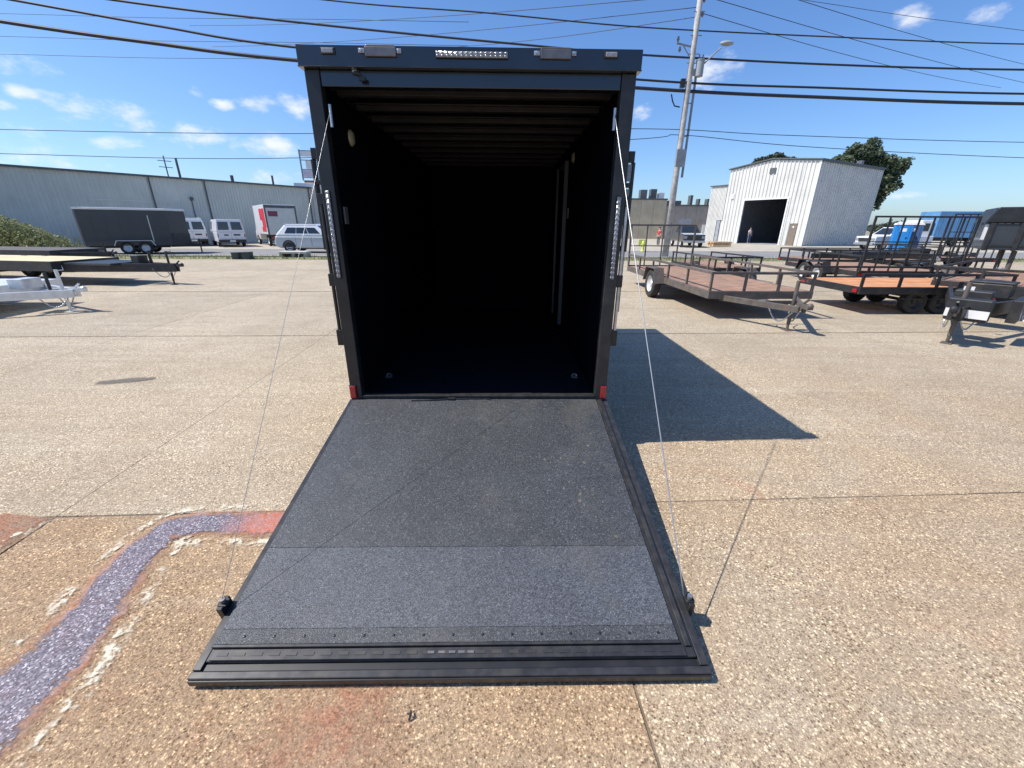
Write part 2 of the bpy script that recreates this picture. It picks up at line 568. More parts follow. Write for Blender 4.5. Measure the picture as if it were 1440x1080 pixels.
def mat_grit(name, base, tone=1.0):
    """ramp and deck coating: black rubbery paint full of fine pale grit"""
    m, nt, N, L, P = new_mat(name)
    tc = N.new('ShaderNodeTexCoord')
    geo = N.new('ShaderNodeNewGeometry')
    v = N.new('ShaderNodeTexVoronoi'); v.inputs['Scale'].default_value = 210
    L.new(geo.outputs['Position'], v.inputs['Vector'])
    s = N.new('ShaderNodeSeparateColor'); L.new(v.outputs['Color'], s.inputs[0])
    r = N.new('ShaderNodeMapRange'); r.inputs['From Min'].default_value = .1; r.inputs['From Max'].default_value = 1
    r.inputs['To Min'].default_value = .45; r.inputs['To Max'].default_value = 1.6
    L.new(s.outputs[0], r.inputs['Value'])
    n = N.new('ShaderNodeTexNoise'); n.inputs['Scale'].default_value = 2.2; n.inputs['Detail'].default_value = 8; n.inputs['Roughness'].default_value = .65
    L.new(geo.outputs['Position'], n.inputs['Vector'])
    r2 = N.new('ShaderNodeMapRange'); r2.inputs['From Min'].default_value = .35; r2.inputs['From Max'].default_value = .68
    r2.inputs['To Min'].default_value = .86 * tone; r2.inputs['To Max'].default_value = 1.2 * tone
    L.new(n.outputs['Fac'], r2.inputs['Value'])
    mu = N.new('ShaderNodeMath'); mu.operation = 'MULTIPLY'
    L.new(r.outputs['Result'], mu.inputs[0]); L.new(r2.outputs['Result'], mu.inputs[1])
    mx = N.new('ShaderNodeMix'); mx.data_type = 'RGBA'; mx.blend_type = 'MULTIPLY'
    mx.inputs['Factor'].default_value = 1; mx.inputs['A'].default_value = (*base, 1)
    L.new(mu.outputs[0], mx.inputs['B'])
    # sparse bright chips and dusty tan footprints
    r3 = N.new('ShaderNodeMapRange'); r3.inputs['From Min'].default_value = .93; r3.inputs['From Max'].default_value = .97; r3.inputs['To Max'].default_value = .32
    L.new(s.outputs[1], r3.inputs['Value'])
    m2 = N.new('ShaderNodeMix'); m2.data_type = 'RGBA'
    L.new(r3.outputs['Result'], m2.inputs['Factor']); L.new(mx.outputs['Result'], m2.inputs['A']); m2.inputs['B'].default_value = (.32, .33, .36, 1)
    n2 = N.new('ShaderNodeTexNoise'); n2.inputs['Scale'].default_value = 1.7; n2.inputs['Detail'].default_value = 10; n2.inputs['Roughness'].default_value = .75
    L.new(tc.outputs['Object'], n2.inputs['Vector'])
    r4 = N.new('ShaderNodeMapRange'); r4.inputs['From Min'].default_value = .52; r4.inputs['From Max'].default_value = .72; r4.inputs['To Max'].default_value = .42
    L.new(n2.outputs['Fac'], r4.inputs['Value'])
    m3 = N.new('ShaderNodeMix'); m3.data_type = 'RGBA'
    L.new(r4.outputs['Result'], m3.inputs['Factor']); L.new(m2.outputs['Result'], m3.inputs['A']); m3.inputs['B'].default_value = (.125, .115, .095, 1)
    L.new(m3.outputs['Result'], P.inputs['Base Color'])
    P.inputs['Roughness'].default_value = .55
    b = N.new('ShaderNodeBump'); b.inputs['Strength'].default_value = .5; b.inputs['Distance'].default_value = .003
    L.new(v.outputs['Distance'], b.inputs['Height']); L.new(b.outputs['Normal'], P.inputs['Normal'])
    return m


def mat_leaf(name, dark, light):
    m, nt, N, L, P = new_mat(name)
    geo = N.new('ShaderNodeNewGeometry')
    r = ramp_node(N, [(0, dark), (.6, tuple((a + b) / 2 for a, b in zip(dark, light))), (1, light)])
    L.new(geo.outputs['Random Per Island'], r.inputs['Fac'])
    L.new(r.outputs['Color'], P.inputs['Base Color'])
    P.inputs['Roughness'].default_value = .6
    tr = N.new('ShaderNodeBsdfTranslucent')
    L.new(r.outputs['Color'], tr.inputs['Color'])
    mx = N.new('ShaderNodeMixShader')
    mx.inputs['Fac'].default_value = .4
    L.new(P.outputs['BSDF'], mx.inputs[1])
    L.new(tr.outputs['BSDF'], mx.inputs[2])
    L.new(mx.outputs['Shader'], N['Material Output'].inputs['Surface'])
    return m


M = {}
cg0, sg0 = math.cos(.052), math.sin(.052)
M['concrete'] = concrete('exposed_aggregate_concrete')
M['dirt'] = simple('dirt_joint', (.17, .13, .09), .9, var=.3, scale=8)
M['ground'] = simple('far_ground', (.27, .24, .17), .95, var=.3, scale=.3, dirt=(.13, .14, .06), dscale=.15, damt=.7)
M['grass'] = simple('verge_grass', (.17, .17, .075), .9, var=.35, scale=3, dirt=(.26, .22, .12), dscale=1.2, damt=.7, bump=.6, bscale=30)
M['asphalt'] = simple('worn_asphalt', (.21, .205, .20), .9, var=.12, scale=1.5, dirt=(.28, .27, .25), dscale=.6, damt=.5)
M['lot'] = simple('pale_gravel_lot', (.40, .36, .29), .95, var=.15, scale=1.2, dirt=(.28, .25, .18), dscale=.5, damt=.6)
M['paint_spill'] = stain_mat('purple_paint_spill', 'paint')
M['rust_spill'] = stain_mat('rust_stain', 'rust')
M['oil_spill'] = stain_mat('oil_spot', 'oil')
M['faint_rust'] = stain_mat('faint_rust_stain', 'faint')
M['black_paint'] = simple('black_trailer_paint', (.011, .015, .022), .22, var=.2, scale=4, coat=.5, spec=.6)
M['black_trim'] = simple('black_trim', (.014, .015, .017), .38, var=.25, scale=9, dirt=(.035, .033, .03), dscale=6, damt=.5)
M['black_satin'] = simple('black_satin_frame', (.022, .023, .025), .42, var=.3, scale=12, dirt=(.06, .055, .048), dscale=9, damt=.6)
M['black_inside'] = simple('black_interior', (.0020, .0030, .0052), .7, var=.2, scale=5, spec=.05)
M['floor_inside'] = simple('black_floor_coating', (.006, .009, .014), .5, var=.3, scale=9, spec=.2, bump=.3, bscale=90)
M['bow'] = simple('roof_bow_steel', (.031, .030, .031), .5, var=.2, scale=8, spec=.3)
M['mat_upper'] = mat_grit('grit_mat', (.042, .046, .051))
M['mat_lower'] = mat_grit('grit_mat_worn', (.060, .066, .078))
M['rail_black'] = simple('anodised_black_rail', (.048, .048, .05), .35, metal=.4, var=.3, scale=20, dirt=(.09, .08, .065), dscale=10, damt=.5)
M['steel'] = simple('galvanised_steel', (.50, .50, .50), .38, metal=.85, var=.2, scale=25)
M['cable'] = simple('steel_cable', (.40, .40, .40), .35, metal=.6, var=.1, scale=60)
M['cover_grey'] = simple('grey_keeper_plate', (.17, .16, .16), .4, metal=.5, var=.2, scale=20)
M['lens_clear'] = simple('clear_led_lens', (.24, .255, .28), .2, var=.5, scale=150, spec=.7, coat=.4)
M['lens_red'] = simple('red_lens', (.38, .012, .02), .2, var=.2, scale=60, coat=.5)
M['lens_amber'] = simple('pale_marker_lens', (.30, .31, .34), .2, var=.2, scale=60)
M['cream'] = simple('cream_lamp', (.34, .30, .19), .4, var=.1)
M['rubber'] = simple('tyre_rubber', (.022, .022, .022), .75, var=.25, scale=14, dirt=(.07, .062, .05), dscale=8, damt=.5)
M['rim_white'] = simple('pale_rim', (.62, .62, .62), .4, metal=.2, var=.12)
M['alu'] = simple('aluminium', (.66, .68, .70), .35, metal=.55, var=.12, scale=7)
M['alu_deck'] = simple('aluminium_deck', (.62, .64, .66), .45, metal=.3, var=.12, scale=5, dirt=(.4, .38, .34), damt=.4)
M['steel_black'] = simple('black_painted_steel', (.02, .021, .023), .5, var=.3, scale=8, dirt=(.07, .055, .042), dscale=5, damt=.5)
M['steel_grey'] = simple('weathered_grey_steel', (.10, .088, .078), .6, var=.3, scale=8, dirt=(.17, .11, .075), dscale=5, damt=.6)
M['wood_red'] = simple('weathered_red_deck', (.30, .175, .115), .8, var=.25, scale=4, dirt=(.22, .18, .14), dscale=3, damt=.6, bump=.3)
M['wood_orange'] = simple('new_orange_deck', (.55, .25, .11), .75, var=.2, scale=4, dirt=(.38, .22, .13), dscale=3, damt=.5, bump=.3)
M['wood_yellow'] = simple('pale_yellow_deck', (.62, .52, .32), .75, var=.15, scale=4, bump=.3)
M['white_paint'] = simple('white_vehicle_paint', (.72, .73, .75), .3, var=.05, coat=.4)
M['silver_paint'] = simple('silver_paint', (.52, .54, .53), .3, metal=.1, var=.06, coat=.5)
M['dark_paint'] = simple('dark_grey_paint', (.045, .048, .055), .3, var=.1, coat=.5)
M['navy_side'] = simple('charcoal_trailer_side', (.030, .037, .046), .35, var=.12, scale=2, coat=.3)
M['glass'] = simple('tinted_glass', (.018, .024, .03), .08, var=.1, coat=.3, spec=.7)
M['red_decal'] = simple('red_decal', (.55, .03, .045), .5, var=.1)
M['maroon_decal'] = simple('maroon_decal', (.22, .04, .08), .5, var=.1)
M['wall_grey'] = simple('grey_green_wall_panel', (.54, .56, .51), .5, var=.07, scale=.6, dirt=(.46, .48, .445), dscale=.5, damt=.5)
M['wall_white'] = simple('white_wall_panel', (.64, .63, .59), .5, var=.06, scale=.8, dirt=(.50, .485, .44), dscale=.7, damt=.4)
M['trim_dark'] = simple('dark_roof_trim', (.09, .10, .105), .55, var=.2, scale=3)
M['trim_white'] = simple('white_trim', (.76, .76, .75), .5, var=.06)
M['door_brown'] = simple('brown_steel_door', (.21, .165, .125), .55, var=.1)
M['dark_room'] = simple('dark_shed_interior', (.30, .32, .36), .8, var=.2)
M['wall_tan'] = simple('tan_block_wall', (.47, .41, .30), .85, var=.1, scale=1.2)
M['wall_taupe'] = simple('taupe_block_wall', (.33, .30, .27), .85, var=.12, scale=1.2)
M['pole_wood'] = simple('weathered_pole_wood', (.44, .42, .40), .85, var=.2, scale=5, dirt=(.27, .24, .215), dscale=3, damt=.6)
M['pole_grey'] = simple('grey_riser', (.22, .25, .28), .6, var=.15)
M['transformer'] = simple('grey_transformer', (.30, .33, .35), .5, var=.1)
M['wire'] = simple('black_line', (.02, .022, .028), .6, var=.1)
M['porcelain'] = simple('insulator', (.16, .15, .15), .3, var=.1)
M['bark'] = simple('bark', (.10, .075, .055), .9, var=.3, scale=6)
M['leaf_oak'] = mat_leaf('oak_leaf', (.065, .095, .055), (.20, .24, .13))
M['leaf_far'] = mat_leaf('far_leaf', (.04, .055, .035), (.09, .11, .06))
M['leaf_bush'] = mat_leaf('bush_leaf', (.13, .165, .06), (.34, .34, .17))
M['toilet_blue'] = simple('bright_blue_plastic', (.015, .21, .55), .45, var=.1)
M['toilet_navy'] = simple('dull_blue_plastic', (.05, .11, .24), .45, var=.1)
M['box_blue'] = simple('blue_truck_box', (.10, .25, .46), .5, var=.12, scale=1.5)
M['yellow'] = simple('lime_yellow_paint', (.70, .72, .16), .5, var=.1)
M['red_cloth'] = simple('red_cloth', (.48, .05, .06), .9, var=.1)
M['white_cloth'] = simple('white_cloth', (.75, .75, .75), .9, var=.05)
M['denim'] = simple('denim', (.10, .14, .24), .9, var=.15)
M['grey_cloth'] = simple('grey_cloth', (.18, .17, .17), .9, var=.15)
M['skin'] = simple('skin', (.48, .29, .20), .6, var=.05)
M['hair'] = simple('dark_hair', (.03, .022, .018), .7, var=.2)
M['plate_white'] = simple('white_plate', (.70, .70, .70), .45, var=.08)
M['green_box'] = simple('dark_green_cabinet', (.05, .065, .055), .6, var=.15)
M['pink_panel'] = simple('faded_pink_sign_panel', (.62, .55, .62), .5, var=.15, scale=3)
M['brick_red'] = simple('red_brown_roof', (.23, .12, .10), .7, var=.2)
M['letter_white'] = simple('white_lettering', (.80, .80, .80), .5, var=.03)

# ------------------------------------------------------------------ setting
GA = 0.052                                            # the slab grid is turned a little from the camera's heading
cg, sg = math.cos(GA), math.sin(GA)


def G(a, b, z=0.0):                                   # grid coordinates -> world
    return Vector((a * cg - b * sg, a * sg + b * cg, z))


gnd = MB().add([(-900, -300, -.06), (900, -300, -.06), (900, 1800, -.06), (-900, 1800, -.06)], [(0, 1, 2, 3)]).build('ground', M['ground'])
tag(gnd, kind='structure')
bed = MB()
bed.add([G(-40, -4, -.008), G(42, -4, -.008), G(42, 23.7, -.008), G(-40, 23.7, -.008)], [(0, 1, 2, 3)])
yard = bed.build('concrete_yard', M['dirt'])
tag(yard, kind='structure')
XJ = [-2.86 - 3.35 * k for k in range(11, 0, -1)] + [-2.86, 0.585, 3.48] + [3.48 + 3.2 * k for k in range(1, 12)]
YJ = [-3.4, 2.345, 7.1, 12.2, 18.1, 23.6]
for j in range(len(YJ) - 1):
    for i in range(len(XJ) - 1):
        g = .0045 + rnd.uniform(-.001, .002)
        jx = [rnd.uniform(-.001, .001) for _ in range(4)]
        far = .03 if j >= 2 else 0
        gx = .0016 if j else g
        a0, a1, b0, b1 = XJ[i] + gx, XJ[i + 1] - gx, YJ[j] + g + far, YJ[j + 1] - g - far
        top = -rnd.uniform(0, .0025)
        c = [(a0 + jx[0], b0), (a1 + jx[1], b0), (a1 + jx[2], b1), (a0 + jx[3], b1)]
        mb = MB()
        mb.add([G(p, q, -.034) for p, q in c] + [G(p, q, top) for p, q in c], [(4, 5, 6, 7), (0, 1, 5, 4), (1, 2, 6, 5), (2, 3, 7, 6), (3, 0, 4, 7)])
        mb.build('slab', M['concrete'], yard, bevel=.003, seg=1)

gv = MB()
nx = 90
pts0 = []
for i in range(nx + 1):
    a = -60 + 130 * i / nx
    w0, w1 = rnd.uniform(-.12, .12), rnd.uniform(-.1, .1)
    gv.v += [G(a, 23.75 + w0, -.01), G(a, 24.6, .05), G(a, 25.6 + w1, -.01)]
for i in range(nx):
    for k in range(2):
        b = i * 3 + k
        gv.f.append((b, b + 3, b + 4, b + 1))
verge = gv.build('grass_verge', M['grass'], smooth=True)
tag(verge, kind='structure')
rd = MB().box(-70, 80, 25.9, 33.6, -.05, -.012, Matrix.Rotation(GA, 4, 'Z')).build('road', M['asphalt'])
tag(rd, kind='structure')
kb = MB().box(-70, 80, 25.66, 25.88, -.05, .07, Matrix.Rotation(GA, 4, 'Z')).build('kerb', simple('kerb_concrete', (.40, .37, .32), .9, var=.12), bevel=.02)
tag(kb, kind='structure')
lt = MB().box(-70, 80, 33.65, 85, -.05, -.008, Matrix.Rotation(GA, 4, 'Z')).build('gravel_lot', M['lot'])
tag(lt, kind='structure')

# grass blades on the verge (nobody could count them)
gb = MB()
for i in range(5200):
    a, b = rnd.uniform(-42, 45), rnd.uniform(23.9, 25.5)
    p = G(a, b, .02)
    h, w = rnd.uniform(.05, .16), rnd.uniform(.02, .05)
    an = rnd.uniform(0, 3.14)
    dx, dy = math.cos(an) * w, math.sin(an) * w
    lx, ly = rnd.uniform(-.05, .05), rnd.uniform(-.05, .05)
    gb.add([(p.x - dx, p.y - dy, 0), (p.x + dx, p.y + dy, 0), (p.x + lx, p.y + ly, h + .03)], [(0, 1, 2)])
tag(gb.build('verge_grass', M['leaf_bush']), kind='stuff')


def ribbon(name, mat, pts, hw, parent, z=.004, label=None, n=60):
    """flat strip along a polyline with uv (along, across)"""
    P_ = [Vector((x, y, 0)) for x, y in pts]
    # catmull-rom resample
    out, ws = [], []
    for i in range(len(P_) - 1):
        p0, p1, p2, p3 = P_[max(i - 1, 0)], P_[i], P_[i + 1], P_[min(i + 2, len(P_) - 1)]
        for k in range(n // (len(P_) - 1) + 1):
            t = k / (n // (len(P_) - 1) + 1)
            out.append(.5 * ((2 * p1) + (p2 - p0) * t + (2 * p0 - 5 * p1 + 4 * p2 - p3) * t * t + (3 * p1 - p0 - 3 * p2 + p3) * t ** 3))
            ws.append(hw[i] * (1 - t) + hw[i + 1] * t)
    out.append(P_[-1]); ws.append(hw[-1])
    acc = [0.0]
    for i in range(1, len(out)):
        acc.append(acc[-1] + (out[i] - out[i - 1]).length)
    vs, fs, uvs = [], [], []
    for i, p in enumerate(out):
        d = (out[min(i + 1, len(out) - 1)] - out[max(i - 1, 0)]).normalized()
        nrm = Vector((-d.y, d.x, 0))
        for s in (-1, 1):
            q = p + nrm * ws[i] * s
            vs.append((q.x, q.y, z + i * 3e-5))
            uvs.append((acc[i] / acc[-1], (s + 1) / 2))
    for i in range(len(out) - 1):
        fs.append((2 * i, 2 * i + 2, 2 * i + 3, 2 * i + 1))
    me = D.meshes.new(name)
    me.from_pydata(vs, [], fs)
    ul = me.uv_layers.new(name='UVMap')
    for lp in me.loops:
        ul.data[lp.index].uv = uvs[lp.vertex_index]
    o = link(name, me, mat, parent)
    if label: o['label'] = label
    return o


ribbon('paint_streak', M['paint_spill'], [(-1.93, .45), (-1.98, .82), (-2.01, 1.04), (-2.03, 1.24), (-2.06, 1.45), (-2.12, 1.69), (-2.15, 1.9), (-2.16, 2.0), (-2.13, 2.1), (-1.95, 2.13), (-1.5, 2.14), (-1.0, 2.14)],
       [.36, .36, .35, .32, .28, .25, .24, .23, .22, .22, .22, .22], yard, label='purple grey paint streak with orange rim and white crusty edges', n=110)
ribbon('rust_stain', M['rust_spill'], [(-3.35, 1.0), (-3.28, 1.6), (-3.20, 2.20)], [.36, .34, .30], yard, label='orange brown stain beside the slab joint')
ribbon('oil_spot', M['oil_spill'], [(-4.98, 4.6), (-4.7, 4.68), (-4.42, 4.77)], [.07, .14, .06], yard, label='dark oily spot on pale concrete')
ribbon('rust_stain', M['faint_rust'], [(-.85, .25), (-.72, .8), (-.60, 1.4)], [.38, .44, .36], yard, z=.0045, label='faint reddish stain in front of the ramp')

tw = MB()
tw.tube([(0, 0, .004), (.006, .012, .02), (.002, .03, .012)], [.004, .005, .003], 5)
tw.tube([(.006, .012, .02), (-.008, .014, .022)], .003, 5)
o = tw.build('twig', M['steel_black'], None, (-.39, 1.02, .003))
tag(o, 'tiny dark twig on the concrete in front of the ramp', 'twig')

# ------------------------------------------------------------------ main enclosed trailer
TX, TY, YAW = -.2762, 3.2112, .019
T = empty('cargo_trailer', (TX, TY, 0), YAW, 'black enclosed cargo trailer with its rear ramp door lowered onto the concrete', 'trailer')
LEN, HW, IW = 4.2, 1.062, .982
for s in (-1, 1):
    x0, x1 = sorted((s * IW, s * HW))
    mb = MB().box(x0, x1, .062, LEN, .36, 2.76)
    for k in range(1, 11):                               # screwed seams outside
        yk = .062 + k * .4
        mb.box(*sorted((s * HW, s * (HW + .004))), yk - .02, yk + .02, .42, 2.70)
    mb.build('side_wall', M['black_paint'], T)
    # inside lining sheets with joints
    for k in range(4):
        a, b = .07 + k * 1.03, .07 + (k + 1) * 1.03 - .008
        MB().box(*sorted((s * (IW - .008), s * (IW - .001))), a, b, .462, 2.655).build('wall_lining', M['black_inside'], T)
MB().box(-HW, HW, LEN - .06, LEN + .02, .36, 2.76).build('front_wall', M['black_paint'], T)
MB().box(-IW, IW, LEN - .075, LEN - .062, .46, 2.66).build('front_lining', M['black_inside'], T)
rf = MB()
rp = [(-HW - .01, 2.762), (-HW - .01, 2.79), (-.6, 2.825), (0, 2.838), (.6, 2.825), (HW + .01, 2.79), (HW + .01, 2.762)]
rf.prism(rp, .0, LEN + .02)
rf.build('roof', M['black_paint'], T)
for k in range(10):                                     # hat-section roof bows
    y = .30 + k * .405
    b = MB()
    b.prism([(-IW + .003, 2.69), (IW - .003, 2.69), (IW - .003, 2.70), (-IW + .003, 2.70)], y - .055, y + .055)
    b.prism([(-IW + .003, 2.655), (IW - .003, 2.655), (IW - .003, 2.69), (-IW + .003, 2.69)], y - .032, y + .032)
    b.build('roof_bow', M['bow'], T, bevel=.004)
fl = MB()
fl.box(-IW + .002, IW - .002, .06, LEN - .08, .40, .455)
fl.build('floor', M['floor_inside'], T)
fr = MB()
for s in (-1, 1):
    fr.box(s * 1.0 - .05, s * 1.0 + .05, .07, LEN, .25, .358)
for k in range(8):
    fr.box(-.949, .949, .3 + k * .5, .36 + k * .5, .27, .355)
for s in (-1, 1):
    fr.beam((s * .9, LEN - .3, .30), (s * .06, LEN + 1.2, .30), .07, .12)
fr.build('chassis_frame', M['steel_black'], T)
cp = MB().box(-.07, .07, LEN + 1.1, LEN + 1.42, .27, .36)
cp.cyl((0, LEN + 1.0, .1), (0, LEN + 1.0, .85), .03)
cp.box(-.09, .09, LEN + .91, LEN + 1.09, 0.0, .02)
cp.cyl((0, LEN + 1.0, .02), (0, LEN + 1.0, .12), .045)
cp.build('coupler', M['steel_black'], T)

# rear posts, header, cap, sill
for s in (-1, 1):
    x0, x1 = sorted((s * .975, s * 1.069))
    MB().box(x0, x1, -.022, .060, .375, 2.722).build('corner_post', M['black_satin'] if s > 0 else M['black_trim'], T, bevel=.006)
hd = MB()
hd.box(-.974, .974, -.012, .058, 2.632, 2.722)
hd.build('rear_header', M['black_paint'], T, bevel=.005)
capm = MB()
capm.prism([(-.065, 2.724), (.055, 2.724), (.055, 2.838), (-.03, 2.842), (-.065, 2.836)], -1.084, 1.084, Matrix(((0, 1, 0, 0), (1, 0, 0, 0), (0, 0, 1, 0), (0, 0, 0, 1))))
capm.box(-1.088, 1.088, -.068, .02, 2.722, 2.729)
capo = capm.build('header_cap', M['black_paint'], T, bevel=.004)
sl = MB()
sl.box(-.973, .973, -.018, .058, .375, .452)
sl.box(-.972, .972, -.030, .03, .452, .468)
sl.build('door_sill', M['rail_black'], T, bevel=.004)
CF = -.0655                                              # cap front face


def led_bar(x0, x1, z0, z1, y, name, vertical=False):
    h = MB().box(x0, x1, y - .012, y, z0, z1).build(name, M['black_trim'], T, bevel=.004)
    le = MB()
    if vertical:
        n = 17
        for k in range(n):
            zc = z0 + (k + .5) * (z1 - z0) / n
            for c in ((x0 * .72 + x1 * .28), (x0 * .28 + x1 * .72)):
                le.sphere((c, y - .013, zc), .0085, .006, .0125, 8, 4)
        le.box(x0 + .004, x1 - .004, y - .0145, y - .0125, z0 + .005, z1 - .005)
    else:
        n = 15
        for k in range(n):
            xc = x0 + (k + .5) * (x1 - x0) / n
            for c in ((z0 * .7 + z1 * .3), (z0 * .3 + z1 * .7)):
                le.sphere((xc, y - .013, c), .012, .006, .009, 8, 4)
        le.box(x0 + .004, x1 - .004, y - .0145, y - .0125, z0 + .005, z1 - .005)
    le.build('lens', M['lens_clear'], h, smooth=True)
    return h


led_bar(-.218, .236, 2.772, 2.812, CF, 'brake_light')
led_bar(-1.042, -1.008, 1.42, 2.02, -.0225, 'tail_light', True)
led_bar(1.008, 1.042, 1.42, 2.0, -.0225, 'tail_light', True)
for (xa, xb) in ((-.655, -.462), (.437, .63)):            # latch keepers on the cap
    kp = MB()
    kp.box(xa, xb, CF - .018, CF, 2.776, 2.826)
    kp.prism([(xa, 2.826), (xb, 2.826), (xb - .01, 2.836), (xa + .01, 2.836)], CF - .016, CF)
    ko = kp.build('latch_keeper', M['cover_grey'], T, bevel=.004)
    for x, w in ((xa - .022, .036), (xb + .018, .028)):
        bb = MB()
        bb.box(x - w / 2, x + w / 2, CF - .012, CF, 2.794, 2.818)
        bb.cyl((x, CF - .012, 2.806), (x, CF - .022, 2.806), .009, n=8)
        bb.build('bolt_plate', M['steel'], ko, bevel=.002)
for x in (-.885, .883):
    ml = MB().box(x - .045, x + .045, CF - .008, CF, 2.784, 2.822).build('marker_lamp', M['black_trim'], T, bevel=.004)
    lm = MB()
    lm.box(x - .036, x + .036, CF - .018, CF - .008, 2.790, 2.816)
    lm.build('lens', M['lens_amber'], ml, bevel=.005)
hk = MB()
hk.box(-.765, -.72, -.022, -.012, 2.695, 2.722)
hk.tube([(-.745, -.022, 2.708), (-.735, -.05, 2.70), (-.71, -.052, 2.69), (-.69, -.045, 2.672)], [.009, .009, .008, .006], 7)
hk.box(-.716, -.676, -.058, -.034, 2.655, 2.676)
hk.build('door_hook', M['black_trim'], T)
hk2 = MB().box(-.762, -.735, -.0245, -.022, 2.708, 2.720).build('hook_plate', M['steel'], T)
for s in (-1, 1):                                        # red lamps at the foot of each post
    x = s * 1.041
    lb = MB().box(x - .03, x + .03, -.030, -.0225, .442, .560).build('reflector', M['black_trim'], T, bevel=.003)
    MB().box(x - .025, x + .025, -.042, -.030, .448, .554).build('red_lens', M['lens_red'], lb, bevel=.006)
# outer latch rods and brackets on both posts
for s in (-1, 1):
    br = MB()
    xo = s * 1.0705
    a, b = sorted((xo, xo + s * .046))
    for ya, za, zb in ((-.012, .895, 1.02), (-.008, 1.36, 1.45), (-.008, 1.93, 2.0)):
        MB().box(a, b, ya, .03, za, zb).build('rod_bracket', M['black_trim'], T, bevel=.003)
    rr = MB()
    rr.cyl((xo + s * .024, .01, 1.02), (xo + s * .024, .01, 1.36), .013, n=10)
    rr.cyl((xo + s * .024, .01, 1.45), (xo + s * .024, .01, 1.93), .013, n=10)
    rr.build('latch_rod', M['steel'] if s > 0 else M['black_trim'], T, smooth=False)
for sgn_ in (-1, 1):                                      # tall hold-back brackets outside each post
    sp = MB()
    a, b = (1.0705, 1.088)
    for (xa, xb, za, zb) in ((1.0705, 1.086, 1.60, 2.29), (1.086, 1.128, 2.22, 2.29), (1.118, 1.136, 1.62, 2.22), (1.086, 1.118, 2.06, 2.09), (1.086, 1.118, 1.62, 1.66)):
        sp.box(*sorted((sgn_ * xa, sgn_ * xb)), .036, .09, za, zb)
    spo = sp.build('hold_back_bracket', M['black_trim'], T, bevel=.003)
    if sgn_ > 0:
        MB().box(1.0865, 1.1175, .05, .056, 1.80, 2.05).build('light_lens', M['lens_clear'], spo)
        MB().box(1.0865, 1.1175, .05, .056, 2.10, 2.21).build('light_lens', M['lens_clear'], spo)
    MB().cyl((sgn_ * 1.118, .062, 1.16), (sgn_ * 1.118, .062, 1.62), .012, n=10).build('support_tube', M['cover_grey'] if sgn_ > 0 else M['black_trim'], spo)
# wheels under the body
TYRE = [(.20, -.09), (.27, -.10), (.315, -.095), (.335, -.075), (.34, -.04), (.34, .04), (.335, .075), (.315, .095), (.27, .10), (.20, .09)]
RIM = [(.0, -.045), (.05, -.06), (.07, -.03), (.15, -.03), (.19, -.07), (.205, -.085), (.205, .085), (.19, .07), (.15, .02), (.0, .02)]


def wheel(parent, loc, r=.34, w=.20, rz=0.0, rim='rim_white', n=28, name='wheel'):
    k = r / .34
    kw = w / .20
    key = ('rim', rim, n)
    if key not in WM:
        me = MB().lathe([(a, b) for a, b in RIM], n).mesh('wheel')
        me.materials.append(M[rim])
        WM[key] = me
        tb = MB().lathe(TYRE, n)
        for j in range(n):                               # tread blocks
            an = 2 * math.pi * (j + .5) / n
            for yy in (-.05, .05):
                tb.box(-.012, .012, yy - .02, yy + .02, .338, .346, Matrix.Rotation(an + (.1 if yy > 0 else 0), 4, 'Y'))
        tm = tb.mesh('tyre')
        tm.materials.append(M['rubber'])
        WM[('tyre', n)] = tm
    o = link(name, WM[key], None, parent, loc, (0, 0, rz))
    o.scale = (k, kw, k)
    t = link('tyre', WM[('tyre', n)], None, o)
    return o


WM = {}
for s in (-1, 1):
    for y in (1.75, 2.5):
        wheel(T, (s * 1.185, y, .34), rz=R(90), rim='rim_white')
    fd = MB()
    for y in (2.125,):
        fd.prism([(y - .82, .36), (y - .72, .70), (y + .72, .70), (y + .82, .36), (y + .79, .36), (y + .70, .68), (y - .70, .68), (y - .79, .36)],
                 *sorted((s * 1.068, s * 1.31)), Matrix(((0, 1, 0, 0), (1, 0, 0, 0), (0, 0, 1, 0), (0, 0, 0, 1))))
    fd.build('fender', M['black_trim'], T)
# things inside
for (x, y, z, r) in ((-IW + .008, .45, 2.42, .055), (IW - .008, 1.9, 2.5, .055)):
    s = 1 if x < 0 else -1
    lm = MB().lathe([(.0, .022), (.04, .02), (.055, .008), (.058, 0)], 20, Matrix.Translation((x, y, z)) @ Matrix.Diagonal((s, 1, 1, 1)), axis='x')
    lm.build('dome_lamp', M['cream'], T, smooth=True)
for (x, y, z) in ((-IW + .008, .12, 1.86), (IW - .008, 2.1, 1.94)):
    s = 1 if x < 0 else -1
    MB().box(*sorted((x, x + s * .012)), y - .035, y + .035, z - .06, z + .06).build('switch_plate', M['cover_grey'], T, bevel=.003)
sd = MB()                                                # side door frame in the right wall
for (a, b, c, d) in ((2.28, 2.33, .55, 2.52), (3.05, 3.10, .55, 2.52)):
    sd.box(IW - .052, IW - .0085, a, b, c, d)
sd.box(IW - .034, IW - .0085, 2.33, 3.05, 2.47, 2.52)
sdo = sd.build('side_door', simple('door_jamb', (.09, .085, .09), .5, var=.15), T)
MB().box(IW - .026, IW - .0085, 2.331, 3.049, .55, 2.469).build('door_panel', M['black_inside'], sdo)
for x in (-.88, .88):
    dr = MB()
    dr.box(x - .03, x + .03, .44, .50, .456, .459)
    pts = [(x + .022 * math.cos(a), .47 + .015 * math.sin(a), .464 + .016 * math.sin(a)) for a in [i * math.pi / 8 for i in range(9)]]
    dr.tube(pts, .0045, 7)
    dr.build('tie_down_ring', M['steel'], T)

